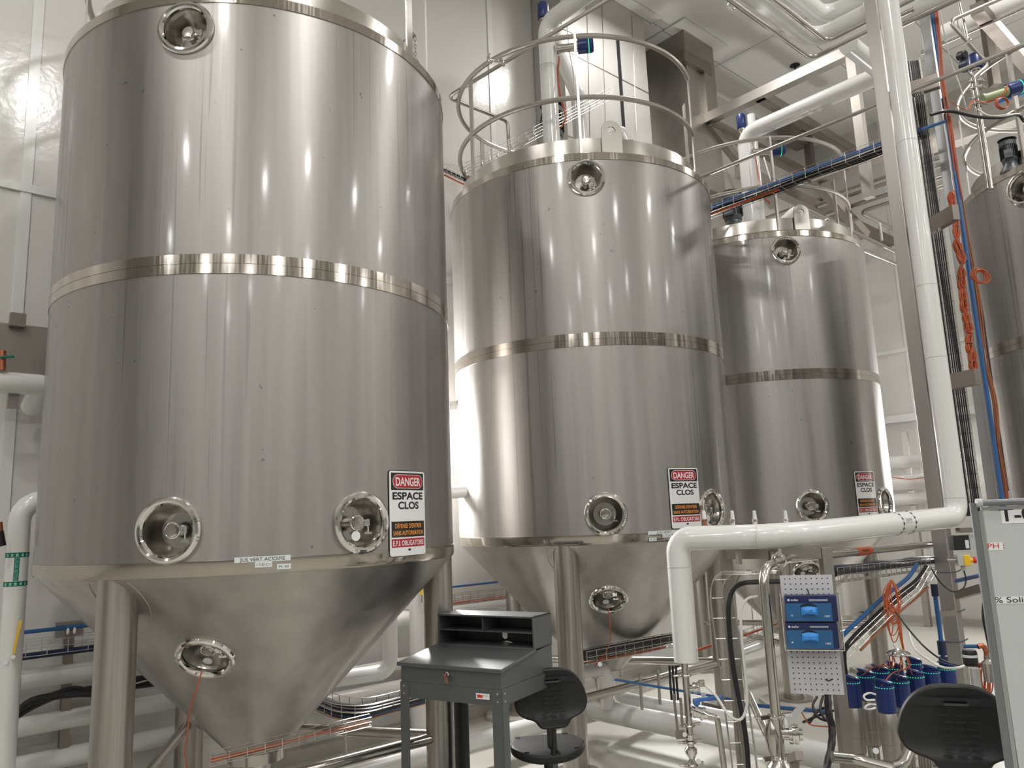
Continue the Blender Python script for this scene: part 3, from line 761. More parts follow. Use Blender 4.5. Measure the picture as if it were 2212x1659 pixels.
q = atN(1745, 300, 5.9); one('frame_post', MB().box(V((q.x, q.y, q.z-.3)), (.12, .12, 1.0), (EU, EN, EZ)), 'dark_steel', 'short brown post under the high box bracket', 'post')
# U-shaped stainless tubes behind the third tank
for i, (q, xl, xr, dn, lab) in enumerate(((at(1810, 418, 10.8), 1640, 2052, 0, 'topmost'), (at(1810, 431, 10.6), 1702, 2052, .9, 'second'), (at(1850, 442, 10.4), 1778, 2056, 1.4, 'third'), (at(1890, 448, 10.2), 1858, 2062, 1.5, 'lowest'))):
    L_ = along(q, EN, xl); P = [along(q, EN, xr), L_]
    if dn: P.append(L_+EU*dn-EZ*.0)
    run('return_tube', P, .03, 'rail_steel', '%s of the hooked stainless tubes right of the third tank rails' % lab, 'pipe', .12)
for i, (a, b) in enumerate((((1742, 452, 9.6), (1935, 545, 11.0)), ((1775, 505, 9.6), (1935, 570, 10.8)))):
    one('hand_rail', MB().cyl(at(*a), at(*b), .028), 'rail_steel', '%s slanting grey tube right of the third tank rim' % ('upper', 'lower')[i], 'pipe')
for x, y in ((1841, 500), (1905, 520)):
    p = at(x, y, 10.1); one('tube_hanger', MB().cyl(p, p+EZ*.25, .02), 'rail_steel', 'small upright hanger on the slanting tubes, %s one' % ('left' if x < 1850 else 'right'), 'bracket')

# white and steel pipes near the ceiling
def corner(q, xa, xb): return [along(q, EU, xa), q, along(q, EN, xb)]
q = at(1758, 88, 6.3); run('ceiling_pipe', corner(q, 1560, 1925), .082, WP, 'lower of the two thick white pipes bending under the ceiling', 'pipe', .16, n=24)
q = at(1781, 40, 6.5); run('ceiling_pipe', corner(q, 1640, 1925), .085, WP, 'upper of the two thick white pipes bending under the ceiling', 'pipe', .16, n=24)
q = at(1752, 127, 6.1); run('ceiling_tube', corner(q, 1545, 1975), .018, 'rail_steel', 'thin steel tube bending below the lower white ceiling pipe', 'pipe', .08)
q = at(1786, 90, 6.1); run('ceiling_tube', corner(q, 1640, 1975), .018, 'rail_steel', 'thin steel tube bending between the two white ceiling pipes', 'pipe', .08)
q = at(1832, 96, 6.5); run('ceiling_pipe', [q, q+EU*1.4], .085, WP, 'short white pipe stub pointing away beside the column top', 'pipe', n=24)
mb = MB(); clampring(mb, at(1582, 10, 5.6), EU, .035, EZ); mb.build
one('pipe_clamp', mb, 'chrome', 'shiny clamp on the thin steel tube near the ceiling', 'clamp')
q = at(2000, 8, 6.0); run('ceiling_pipe', [along(q, EN, 1930), along(q, EN, 2140)], .085, WP, 'white pipe running off the top edge right of the tall white pipe', 'pipe', n=24)
q = at(2010, 24, 5.6); run('ceiling_tube', [along(q, EN, 1945), along(q, EN, 2110)], .024, 'rail_steel', 'bright steel tube at the top edge above the blue conduit', 'pipe')
for i, (x, y, lab) in enumerate(((2060, 85, 'left'), (2130, 50, 'right'))):
    q = at(x, y, 7.4); run('ceiling_tube', [along(q, EN, 1990), along(q, EN, 2260)], .014, 'rail_steel', 'slender %s steel line slanting over the top right corner' % ('higher' if i else 'lower'), 'pipe')
q = at(2160, 20, 7.2); run('ceiling_pipe', [along(q, EN, 2040), along(q, EN, 2300)], .10, 'ceiling_panel', 'wide grey duct slanting across the top right corner', 'pipe', n=24)
q = at(2110, 18, 7.0)
one('frame_beam', MB().bar(q, q+EU*3.2, .12, .12, EZ), 'dark_steel', 'dark square beam running away in the top right corner', 'beam')
q = at(2190, 250, 8.6)
one('frame_beam', MB().bar(along(q, EN, 1990), along(q, EN, 2300), .22, .2, EZ), 'frame_steel', 'broad grey beam behind the rails of the rightmost tank', 'beam')
q = at(2150, 185, 9.2); one('frame_beam', MB().bar(q, V((q.x, q.y, q.z+1.5)), .1), 'dark_steel', 'upright dark strut in the upper right corner', 'beam')
# sprinkler heads
for x, y in ((1717, 141), (1860, 240)):
    p = atz(x, y, ZC); t = empty('sprinkler', p, 'small black sprinkler on the ceiling, %s one' % ('left' if x < 1800 else 'right'), 'sprinkler')
    MB().lathe(p-EZ*.02, EZ, [(0, .04), (.015, .075), (.0199, .075)], 20).build('rosette', 'cable_black', t); MB().lathe(p-EZ*.11, EZ, [(0, .03), (.008, .03), (.01, .012), (.09, .012)], 12).build('nozzle', 'cable_black', t)

# stainless chases against the left wall
def chase(px0, px1, ytop, lab, slot=False, n0=None, m='sheet_steel'):
    a = atN(px0, ytop, n0); b = atN(px1, ytop, n0); ua, ub = a.dot(EU), b.dot(EU)
    t = empty('steel_chase', un((ua+ub)/2, WL, 4.95), lab, 'duct')
    MB().box(un((ua+ub)/2, (n0+WL-.014)/2, (ZC+4.95)/2-.01), (ub-ua, WL-.014-n0, ZC-4.97), (EU, EN, EZ)).build('casing', m, t)
    MB().box(un((ua+ub)/2, (n0+WL)/2-.1, ZC-.02), (ub-ua+.35, WL-n0+.1, .02), (EU, EN, EZ)).build('ceiling_flange', 'ceiling_panel', t)
    if slot:
        u = atN(1338, 150, n0).dot(EU)
        MB().box(un(u, n0-.004, 6.45), (.055, .012, 2.9), (EU, EN, EZ)).build('slot', 'cable_black', t)
        for z in (7.3, 6.2, 5.1): MB().box(un((ua+ub)/2, n0-.003, z), (ub-ua, .005, .012), (EU, EN, EZ)).build('seam', 'dark_steel', t)
        for f in (.2, .38, .75): MB().bar(un(ua+(ub-ua)*f, n0-.003, 5), un(ua+(ub-ua)*(f+.1), n0-.003, ZC-.1), .01, .004).build('seam', 'rail_steel', t)
    return t
chase(1215, 1392, 80, 'wide stainless steel casing with a black slot rising behind the middle tank', True, 5.75)
chase(1485, 1545, 170, 'narrow stainless column casing behind the right rim of the middle tank', False, 5.55, 'frame_steel')
# ------------------------------------------------------------------ fittings on top of the tanks
def actuator(p, d, s, label, led=True, green=False, r=.05):
    """stem + blue cap valve head pointing along d"""
    t = empty('valve_actuator', p, label, 'valve'); d = V(d).normalized()
    MB().lathe(p, d, [(0, r*.7), (.02*s, r*.7), (.02*s, r*.55), (.17*s, r*.55), (.17*s, r*.75), (.19*s, r*.75)], 28).build('cylinder_body', 'stem_green' if green else 'pipe_steel', t)
    MB().lathe(p+d*.191*s, d, [(0, r*.95), (.004, r), (.125*s, r), (.14*s, r*.85), (.142*s, .001)], 32).build('cap', 'plastic_blue', t)
    if led: MB().lathe(p+d*.285*s, d, [(0, r+.0004), (.001, r+.0012), (.007, r+.0012), (.008, r+.0004)], 32).build('light_ring', 'led_green', t)
    return t
def motor(p, s, label, m='motor_grey'):
    t = empty('agitator_motor', p, label, 'motor')
    MB().lathe(p, EZ, [(0, .15*s), (.03*s, .15*s), (.12*s, .09*s), (.16*s, .09*s)], 24).build('gearbox', m, t)
    b = MB().lathe(p+EZ*.16*s, EZ, [(0, .095*s), (.04*s, .105*s), (.05*s, .1*s), (.24*s, .1*s), (.25*s, .112*s), (.30*s, .112*s), (.33*s, .09*s), (.335*s, .001)], 32).build('housing', m, t)
    mb = MB()
    for i in range(28):
        a = 2*pi*i/28; e = V((cos(a), sin(a), 0)); mb.box(p+e*.105*s+EZ*.305*s, (.02*s, .004*s, .18*s), (e, EZ.cross(e), EZ))
    mb.build('cooling_fins', 'cable_black', b)
    MB().lathe(p+EZ*.50*s, EZ, [(0, .118*s), (.008*s, .122*s), (.016*s, .10*s), (.017*s, .001)], 32).build('fan_cover', 'cable_black', t)
    e = V((-.6, -.8, 0)); MB().box(p+e*.12*s+EZ*.25*s, (.07*s, .10*s, .12*s), (e, EZ.cross(e), EZ)).build('terminal_box', m, t)
    return t
# middle tank
v0 = at(1192, 305, 6.75); v1 = V((v0.x, v0.y, at(1187, 50, 6.75).z)); end = along(v1, EN, 1330)
run('process_pipe', [v0-EZ*.05, v1, end], .078, WP, 'white pipe rising from the middle tank and turning up to the right', 'pipe', .13, n=28,
    seams=[(v0+EZ*.75, EZ), (v0+EZ*1.0, EZ)])
actuator(V((v1.x-.02, v1.y+.02, v1.z-.16)), EZ, 1.15, 'blue-capped valve head on top of the white pipe over the middle tank', False, r=.055)
p = at(1202, 106, 6.73); actuator(p, V((1, -.1, .02)), 1.05, 'blue-capped valve pointing right from the middle tank white pipe', r=.07)
w0 = at(1254, 300, 7.5); w1 = V((w0.x, w0.y, at(1247, 205, 7.5).z)); run('vent_pipe', [w0-EZ*.1, w1, at(1208, 120, 7.9), at(1200, 60, 8.0)], .075, WP, 'white pipe behind the middle tank bending up to the left', 'pipe', .12, n=24)
motor(at(1197, 330, 7.3), 1.0, 'dark agitator motor behind the white pipe on the middle tank')
p = at(1318, 300, 7.2); run('elbow_pipe', [p-EZ*.0, p+V((.12, 0, .10)), p+V((.17, 0, -.05))], .06, WP, 'small white elbow behind the lifting lug of the middle tank', 'pipe', .08, n=24)
one('cable_bundle', strands(MB(), path((1208, 120, 6.7), (1205, 160, 6.7), (1209, 200, 6.65), (1222, 250, 6.65), (1212, 275, 6.65)), 3, .008, .004, 8), 'cable_orange', 'thin orange wires hanging beside the middle tank white pipe', 'cable')
one('air_hose', MB().tube(smoothpath(path((1205, 70, 6.8), (1215, 64, 6.8), (1228, 68, 6.8), (1236, 72, 6.9))), .005, 6), 'hose_white', 'thin white air hose looping behind the upper white pipe', 'hose')
one('air_hose', MB().tube(smoothpath(path((1224, 50, 7.0), (1230, 110, 7.0), (1240, 170, 7.0), (1243, 240, 7.0))), .006, 6), 'hose_white', 'white air hose hanging between the two white pipes of the middle tank', 'hose')
# wire tray running up behind the middle tank rails
P = [at(960, 372, 7.6), at(1005, 392, 7.3)]; 
one('cable_tray', basket([P[0]+(P[1]-P[0])*i/6 for i in range(7)], V((.3, .9, 0)), EZ, .10, .07, .1), 'wire', 'short wire tray bridging the gap between first and middle tank', 'cable tray')
one('power_cable', MB().tube([P[0]+EZ*.02, P[1]+EZ*.02], .018, 8), 'cable_black', 'black cable in the short tray between first and middle tank', 'cable')
one('cable_bundle', strands(MB(), [P[0]-EZ*.03, P[1]-EZ*.03, at(1015, 380, 7.2)], 5, .01, .004, 9), 'cable_orange', 'orange cables under the short tray between first and middle tank', 'cable')
P = [at(1005, 375, 6.6), at(1325, 205, 7.4)]
one('cable_tray', basket([P[0]+(P[1]-P[0])*i/20 for i in range(21)], V((.2, .95, 0)), EZ, .10, .07, .1, .0025), 'wire', 'bare wire tray slanting up behind the rails of the middle tank', 'cable tray')
one('wash_tube', MB().pipe([at(1345, -20, 6.1), at(966, 210, 6.8), at(1096, 262, 7.4), at(1100, 330, 7.4)], .018, .05, 10), 'rail_steel', 'bent thin steel tube hooked over the left rail of the middle tank', 'pipe')
mb = MB()
for x, y in ((1057, 130), (1085, 135)): clampring(mb, at(x, y, 6.0), V((.8, 0, .5)), .03, V((0, 0, 1)))
mb.cyl(at(1057, 130, 6.0), at(1085, 135, 6.0), .012); one('pipe_clamp', mb, 'chrome', 'double clamp joining the bent tube to the middle tank rail', 'clamp')
# third tank
v0 = at(1627, 480, 8.7); v1 = V((v0.x, v0.y, at(1610, 290, 8.7).z)); 
run('process_pipe', [v0-EZ*.1, v1, along(v1, EN, 1920)], .095, WP, 'white pipe rising from the third tank and slanting up to the column', 'pipe', .16, n=28, seams=[(v1-EZ*.15, EZ)])
actuator(V((v1.x-.01, v1.y+.05, v1.z-.14)), EZ, 1.25, 'blue-capped valve head above the third tank white pipe elbow', False, r=.055)
actuator(at(1626, 329, 8.6), V((1, -.1, .0)), 1.1, 'blue-capped valve pointing right from the third tank white pipe', r=.07)
w0 = at(1645, 480, 9.0); run('vent_pipe', [w0-EZ*.1, V((w0.x, w0.y, w0.z+1.4))], .05, WP, 'thinner white pipe right behind the third tank main pipe', 'pipe', n=20)
motor(at(1587, 506, 8.5), .98, 'grey agitator motor on the left of the third tank lid')
p = at(1672, 478, 8.6); run('elbow_pipe', [p-EZ*.1, p+V((.25, 0, .12)), p+V((.33, 0, .10)), p+V((.33, 0, -.1))], .055, WP, 'small white elbow pipe on the third tank lid', 'pipe', .08, n=20)
one('cable_bundle', strands(MB(), path((1633, 335, 8.5), (1638, 380, 8.5), (1648, 420, 8.4), (1664, 440, 8.4)), 3, .008, .004, 10), 'cable_orange', 'thin orange wires hanging beside the third tank white pipe', 'cable')
one('air_hose', MB().tube(smoothpath(path((1650, 340, 8.3), (1662, 380, 8.2), (1665, 392, 8.2))), .008, 6), 'hose_white', 'short white air hose above the slanting tray', 'hose')
# rightmost tank
g0 = at(2150, 372, 6.3)
for i, (a, lab) in enumerate(((2129, 'left'), (2137, 'right'))):
    q = at(a, 372, 6.3-.03*i); run('spray_pipe', [q-EZ*.15, V((q.x, q.y, at(2112, 170, 6.3).z))], .016, 'pipe_steel', '%s of the twin polished tubes on the rightmost tank lid' % lab, 'pipe')
t = empty('pipe_clamp', at(2112, 215, 6.25), 'cluster of polished clamps on the twin tubes of the rightmost tank', 'clamp')
for i, z in enumerate((225, 212, 190, 176)):
    mb = MB(); q = at(2116-i, z, 6.28); mb.torus(q, EZ, .035, .010, 20, 6); mb.cyl(q-V((.09, 0, 0)), q+V((.07, 0, 0)), .008, n=8); mb.build('clamp', 'chrome', t)
actuator(at(2122, 214, 6.2), V((1, -.05, .28)), 1.15, 'blue-capped valve with a green stem on the rightmost tank', green=True, r=.06)
actuator(at(2112, 192, 6.45), V((.05, 0, 1)), 1.0, 'blue valve head upright on the rightmost tank, partly behind a tube', False, r=.06)
t = empty('camera_unit', at(2083, 130, 6.7), 'round black device with a smaller cap hanging in the upper right', 'lamp')
MB().lathe(at(2090, 140, 6.7), V((.3, -.9, -.3)), [(-.05, .05), (-.04, .065), (.04, .065), (.05, .05)], 24).build('body', 'cable_navy', t)
MB().lathe(at(2078, 120, 6.7), V((.3, -.9, -.3)), [(-.04, .03), (-.03, .042), (.03, .042), (.04, .03)], 20).build('cap', 'cable_black', t)
run('wash_tube', path((2200, -20, 6.4), (2050, 46, 6.4), (2135, 140, 6.4), (2103, 168, 6.4), (2100, 195, 6.4)), .019, 'rail_steel', 'bent stainless tube zigzagging down over the rightmost tank', 'pipe', .05)
run('wash_tube', path((2073, 8, 6.5), (2090, 85, 6.4)), .014, 'rail_steel', 'straight tube crossing the zigzag tube over the rightmost tank', 'pipe')
mb = MB(); clampring(mb, at(2090, 92, 6.38), V((.7, 0, -.7)), .03, V((.6, 0, .6))); one('pipe_clamp', mb, 'chrome', 'clamp on the zigzag stainless tube', 'clamp')
motor(at(2186, 374, 6.55), .62, 'grey agitator motor with black fins on the rightmost tank')
one('power_cable', MB().tube(smoothpath(path((2010, 248, 5.6), (2050, 240, 5.6), (2110, 252, 5.7), (2160, 254, 5.8), (2198, 248, 6.0), (2212, 262, 6.1))), .013, 8), 'cable_black', 'black cable sagging from the column to the rightmost tank', 'cable')
one('air_hose', MB().tube(smoothpath(path((2112, 236, 6.1), (2140, 250, 6.0), (2190, 246, 6.0))), .006, 6), 'hose_white', 'thin white hose above the sagging black cable', 'hose')
one('air_hose', MB().tube(smoothpath(path((2030, 20, 5.7), (2050, 120, 5.9), (2075, 190, 6.0), (2088, 238, 6.1))), .005, 6), 'hose_white', 'thin white hose dropping from the top edge to the tube clamps', 'hose')
mb = MB(); q = at(2168, 222, 6.0)
for i in range(4): mb.torus(q+V((0, .01*i, .003*i)), V((0, 1, 0)), .046+.002*i, .0035, 28, 6)
one('cable_coil', mb, 'cable_orange', 'small round orange cable loop under the green valve stem', 'cable')
one('cable_bundle', strands(MB(), path((2052, 218, 5.8), (2072, 230, 5.9), (2090, 236, 6.0), (2102, 218, 6.1), (2130, 220, 6.1), (2165, 205, 6.0), (2176, 182, 6.0)), 2, .006, .004, 12), 'cable_orange', 'orange wire strung from the bundle to the rightmost tank valve', 'cable')
run('tube_rail', path((2150, 222, 8.8), (2220, 195, 8.6)), .03, 'lever_blue', 'blue bar far behind the rightmost tank valves', 'pipe')

# ------------------------------------------------------------------ left wall services
def wallrun(pa, pb, N_, r, m, label, cat='pipe', ext=.3, name='insulated_pipe'):
    a, b = atN(*pa, N_), atN(*pb, N_); z = (a.z+b.z)/2; a.z = z; b.z = z; d = (b-a).normalized()
    return one(name, MB().cyl(a-d*ext, b+d*ext, r, n=24), m, label, cat)
wallrun((40, 1470), (205, 1446), 6.12, .068, WP, 'upper white pipe along the wall left of the big tank leg', ext=.5)
wallrun((40, 1568), (365, 1518), 6.12, .062, WP, 'middle white pipe along the wall left of the big tank leg', ext=.45)
wallrun((30, 1652), (340, 1600), 6.12, .066, WP, 'lowest white pipe along the wall behind the big tank leg', ext=.45)
wallrun((45, 1370), (215, 1345), 6.1, .013, 'tube_blue', 'blue air pipe along the wall lower left', ext=.3, name='air_conduit')
wallrun((45, 1420), (215, 1398), 6.05, .022, 'cable_navy', 'dark blue cable bundle in the wall tray lower left', 'cable', .3, 'cable_bundle')
a, b = atN(40, 1418, 6.05), atN(215, 1396, 6.05); b.z = a.z = (a.z+b.z)/2
one('cable_tray', basket([a+(b-a)*(i/12*1.4-.2) for i in range(13)], EN, EZ, .16, .09, .12, .0022), 'wire', 'wire tray along the wall above the upper white pipe, lower left', 'cable tray')
P = [atN(x, y, 5.9) for x, y in ((20, 1545), (60, 1525), (110, 1507), (160, 1497), (215, 1490), (300, 1476), (350, 1466))]
for i in range(4):
    Q = [p+V((0, .02*i, .022*((i+j*(1 if i % 2 else -1)*.5) % 3)-.03)) for j, p in enumerate(P)]
    one('power_cable', MB().tube(smoothpath(Q), .017, 8), 'cable_black', 'black cable draped between the white wall pipes lower left', 'cable', 'black cables between the wall pipes')
q = atN(145, 1450, 6.12); t = empty('pipe_support', V((q.x, q.y, 0)), 'brown steel strut with top plate holding the wall pipes lower left', 'bracket')
zt = atN(148, 1362, 6.12).z
MB().box(V((q.x, q.y, zt/2)), (.055, .05, zt), (EU, EN, EZ)).build('strut', 'dark_steel', t)
MB().box(V((q.x, q.y, zt+.01))+EN*.0, (.17, .02, .10), (EU, EN, EZ)).build('plate', 'frame_steel', t)
mb = MB()
for s_ in (-.02, .02): mb.torus(V((q.x, q.y, zt))+EU*s_-EN*.05, EU, .016, .006, 16, 6)
mb.build('pipe_clip', 'hose_white', t)
# tall white pipe at the left edge with green flow tape and yellow handle
NL = 5.62
q = atN(24, 1400, NL); zt = atN(52, 1082, NL).z; r = .062
t = empty('process_pipe', V((q.x, q.y, 0)), 'white upright pipe at the left edge with green tape and yellow handle', 'pipe')
MB().pipe([V((q.x, q.y, .02)), V((q.x, q.y, zt)), V((q.x, q.y, zt))+EU*.38], r, .12, 28).build('pipe_run', WP, t)
toC = (CAM-q); toC.z = 0; toC.normalize(); sx = EZ.cross(toC)
def onp(a, z, off=.001): e = (toC*cos(a)+sx*sin(a)); return V((q.x, q.y, z))+e*(r+off)
for py in (1199, 1261):
    z = atN(28, py, NL).z
    bd = MB().lathe(V((q.x, q.y, z-.014)), EZ, [(0, r+.0005), (.0005, r+.001), (.028, r+.001), (.0285, r+.0005)], 32).build('flow_tape', 'tape_green', t)
    mb = MB()
    for i in range(-3, 4):
        c_ = i*.44; hw = .1
        mb.add([onp(c_-hw, z-.009, .0018), onp(c_+hw, z-.009, .0018), onp(c_+hw, z+.002, .0018), onp(c_+hw*1.4, z+.002, .0018), onp(c_, z+.011, .0018), onp(c_-hw*1.4, z+.002, .0018), onp(c_-hw, z+.002, .0018)], [(0, 1, 2, 3, 4, 5, 6)])
    mb.build('arrows', 'tape_green_light', bd)
za, zb = atN(28, 1255, NL).z, atN(28, 1203, NL).z
st = MB(); k_ = 5
st.add([onp(-.22+.44*i/k_, z, .0012) for z in (za, zb) for i in range(k_+1)], [(i, i+1, k_+2+i, k_+1+i) for i in range(k_)]); st = st.build('flow_label', 'tape_green', t)
mb = MB(); text_on(mb, 'GLYCOL RETOUR', .017, lambda X, Y: onp(Y/r, (za+zb)/2-X, .002), .0, .15, dy=-.0085); mb.build('lettering', 'tape_green_light', st)
zh = atN(32, 1335, NL).z
hl = MB().bar(onp(.15, atN(25, 1408, NL).z, .03), onp(.45, atN(38, 1338, NL).z, .03), .012, .028, toC).build('valve_handle', 'yellow', t)
MB().bar(onp(.1, atN(22, 1420, NL).z, .03), onp(.2, atN(26, 1392, NL).z, .03), .008, .022, toC).build('handle_root', 'pipe_steel', hl)
MB().cyl(onp(.12, atN(23, 1415, NL).z, 0), onp(.12, atN(23, 1415, NL).z, .045), .012).build('handle_nut', 'chrome', t)
MB().cyl(onp(-.3, atN(14, 1428, NL).z, .004), onp(-.3, atN(14, 1428, NL).z, .007), .013).build('valve_tag', 'sign_white', t)
# upper left: plate, pipe with mitred end, valve
a = atN(-20, 770, 6.05); b = atN(99, 770, 6.05); zt, zb_ = atN(50, 704, 6.05).z, atN(50, 842, 6.05).z
t = empty('steel_panel', (a+b)/2, 'brown-grey steel panel on the wall left of the largest tank', 'panel')  # plain steel wall panel, not known to guard against splashes
MB().bar(V((a.x, a.y, (zt+zb_)/2)), V((b.x, b.y, (zt+zb_)/2)), .02, zt-zb_, EZ).build('sheet', 'frame_steel', t)
MB().cyl(V((a.x, a.y, zt)), V((b.x, b.y, zt)), .008).build('folded_edge', 'pipe_steel', t)
MB().box(atN(38, 692, 6.0), (.09, .06, .09), (EU, EN, EZ)).build('hanger', 'dark_steel', t)
a, b = atN(-30, 823, 5.75), atN(93, 820, 5.75); b.z = a.z
t = empty('insulated_pipe', b, 'horizontal white pipe with a mitred end left of the largest tank', 'pipe')
MB().pipe([a, b, b+EN*.3-EZ*.1], .068, .02, 24, 2).build('pipe_run', WP, t)
q = atN(28, 862, 5.8); MB().box(q, (.06, .04, .12), (EU, EN, EZ)).build('hanger', 'frame_steel', t)
t = empty('hand_valve', atN(4, 780, 5.7), 'small dark valve with a green lever at the left edge', 'valve')
MB().cyl(atN(4, 800, 5.7), atN(5, 758, 5.7), .022).build('body', 'copper_pink', t); MB().cyl(atN(0, 772, 5.66), atN(31, 770, 5.66), .008).build('lever', 'tape_green', t)
t = empty('hand_valve', atN(0, 1150, 5.5), 'black and red fitting cut by the left edge beside the white pipe', 'valve')
MB().cyl(atN(-4, 1148, 5.5), atN(2, 1180, 5.5), .028).build('body', 'cable_black', t); MB().cyl(atN(-3, 1128, 5.5), atN(-1, 1148, 5.5), .02).build('knob', 'copper_pink', t)

# ------------------------------------------------------------------ between the first and middle tank
q = atN(902, 1380, 5.75); zt = 1.75
t = empty('process_pipe', V((q.x, q.y, 0)), 'upright white pipe with a yellow handle behind the largest tank cone', 'pipe')
MB().cyl(V((q.x, q.y, .02)), V((q.x, q.y, zt)), .068, n=28).build('pipe_run', WP, t)
h = atN(910, 1285, 5.62); MB().bar(h, h+EZ*.13, .012, .026).build('valve_handle', 'yellow', t); MB().cyl(h-EZ*.06, h, .012).build('handle_root', 'chrome', t)
q = atN(842, 1350, 5.6); zl = atN(842, 1450, 5.6).z
run('process_pipe', [V((q.x, q.y, zt)), V((q.x, q.y, zl)), V((q.x, q.y, zl))-EU*.9+EN*.15], .062, WP, 'white pipe dropping and elbowing left behind the largest tank cone', 'pipe', .1, n=28)
for i, (pa, pb, N_, r_, lab) in enumerate((((700, 1478), (880, 1417), 6.14, .05, 'middle'), ((855, 1352), (1130, 1290), 6.12, .07, 'upper'), ((700, 1512), (920, 1478), 6.12, .065, 'lower'))):
    a, b = atN(*pa, N_), atN(*pb, N_); z = (a.z+b.z)/2; a.z = b.z = z; d = (b-a).normalized()
    one('insulated_pipe', MB().cyl(a-d*.2, b+d*.6, r_, n=24), WP, '%s white wall pipe seen between the largest tank cone and the desk' % lab, 'pipe')
a, b = atN(968, 1268, 6.15), atN(1085, 1257, 6.15); a.z = b.z = (a.z+b.z)/2
run('air_conduit', [a-EU*.8, b+EU*.6], .010, 'tube_blue', 'blue air pipe on the wall above the grey desk', 'pipe')
a, b = atN(968, 1306, 6.1), atN(1085, 1294, 6.1); a.z = b.z = (a.z+b.z)/2
one('cable_tray', basket([a+(b-a)*(i/16*2.2-.7) for i in range(17)], EN, EZ, .14, .09, .1, .0022), 'wire', 'wire tray on the wall above the grey desk', 'cable tray')
one('cable_bundle', strands(MB(), [a+(b-a)*(i/6*2-.6)+EZ*.012 for i in range(7)], 3, .01, .004, 14), 'cable_orange', 'orange cables in the wall tray above the grey desk', 'cable')
q = at(1090, 1330, 8.6); run('air_conduit', [V((q.x, q.y, .9)), V((q.x, q.y, 1.25))], .012, 'tube_blue', 'short upright blue pipe behind the desk', 'pipe')
for y, Y, lab in ((1062, 6.6, 'lower'), (877, 6.8, 'upper')):
    p = at(985, y, Y); run('tank_nozzle', [p-V((.35, -.2, 0)), p+V((.12, .0, 0))], .055, WP, '%s white nozzle in the gap between first and middle tank' % lab, 'pipe', n=20)

# cable trays and pipes low between the legs
P = path((655, 1512, 5.9), (700, 1530, 5.75), (735, 1543, 5.6), (790, 1546, 5.55), (850, 1532, 5.7), (925, 1512, 6.0), (1000, 1490, 6.4), (1110, 1462, 7.0))
S_ = smoothpath(P, 4)
one('cable_tray', basket(S_, V((.1, .9, .1)), EZ, .16, .09, .1, .0028), 'wire', 'curving wire tray full of cables behind the desk and largest tank', 'cable tray')
for i in range(5): one('power_cable', MB().tube([p+V((0, .03*(i-2), .025+.014*(i % 3))) for p in S_], .017, 8), 'cable_black', 'black cable curving in the tray behind the desk', 'cable', 'black cables in the curved tray')
one('air_conduit', MB().tube([p+V((0, -.06, .012)) for p in S_], .011, 8), 'tube_blue', 'blue hose along the front of the curved tray', 'hose')
one('cable_bundle', strands(MB(), [p+V((0, -.05, -.012)) for p in S_[::4]], 5, .012, .004, 15), 'cable_brown', 'brown cables hanging along the bottom of the curved tray', 'cable')
A, B = at(455, 1650, 4.25), at(800, 1565, 4.95)
one('cable_tray', basket([A+(B-A)*i/14 for i in range(15)], V((-.3, .9, 0)), EZ, .09, .05, .1, .0024), 'wire', 'low wire tray tied along the leg brace of the largest tank', 'cable tray')
one('cable_bundle', strands(MB(), [A+(B-A)*i/6+EZ*.012 for i in range(7)], 4, .01, .004, 16), 'cable_orange', 'orange cables in the low tray under the largest tank', 'cable')
A, B = at(1262, 1432, 6.3), at(1462, 1392, 6.9)
Q = [A+(B-A)*i/14 for i in range(15)]
one('cable_tray', basket(Q, V((-.3, .9, 0)), EZ, .12, .09, .1, .0026), 'wire', 'cable-filled wire tray under the middle tank cone', 'cable tray')
for i in range(3): one('power_cable', MB().tube([p+V((0, .03*(i-1), .045+.012*i)) for p in Q], .02, 8), 'cable_black', 'black cable in the tray under the middle tank cone', 'cable', 'black cables in the tray under the middle tank')
one('cable_bundle', strands(MB(), Q[::3], 6, .014, .0045, 17), 'cable_brown', 'orange-brown cables at the bottom of the middle tank tray', 'cable')
one('cable_bundle', strands(MB(), path((1500, 1408, 7.4), (1545, 1393, 7.6), (1640, 1362, 8.2), (1690, 1345, 8.6)), 5, .012, .0045, 18), 'cable_orange', 'orange cables running past the upright tray toward the third tank', 'cable')
A, B = at(1600, 1392, 8.0), at(1700, 1352, 8.8)
one('cable_tray', basket([A+(B-A)*i/9 for i in range(10)], V((-.3, .9, 0)), EZ, .1, .1, .11, .003), 'wire', 'short wire tray between the middle and third tank', 'cable tray')

def lowrun(pa, pb, z, r, label, ext=0., dirn=None, name='floor_pipe'):
    a = atz(*pa, z); b = atz(*pb, z)
    if dirn is not None: b = along(a, dirn, pb[0])
    d = (b-a).normalized(); return one(name, MB().cyl(a-d*ext, b+d*ext, r, n=28), WP, label, 'pipe')
lowrun((1275, 1530), (1812, 1640), .25, .085, 'large white pipe low over the floor running to the blue-capped valves', .15, -EN)
lowrun((1345, 1507), (1700, 1572), .30, .05, 'slimmer white pipe behind the large one near the floor', 0, -EN)
lowrun((1345, 1500), (1770, 1345), .32, .055, 'white floor pipe slanting away behind the valve station', .05)
lowrun((700, 1690), (1190, 1560), .20, .075, 'white floor pipe passing behind the desk legs', .3)
lowrun((1190, 1560), (1290, 1538), .20, .075, 'white floor pipe end behind the middle tank front leg', .05)
q = atz(1312, 1530, .3); run('floor_pipe', [q, V((q.x, q.y, .62)), V((q.x, q.y, .62))+EU*-.4], .055, WP, 'short upright white pipe right of the middle tank front leg', 'pipe', .08, n=24)
a, b = at(1328, 1468, 5.6), at(1590, 1512, 5.0)
run('air_conduit', [a, b], .008, 'tube_blue', 'thin blue air line crossing behind the valve station', 'hose')
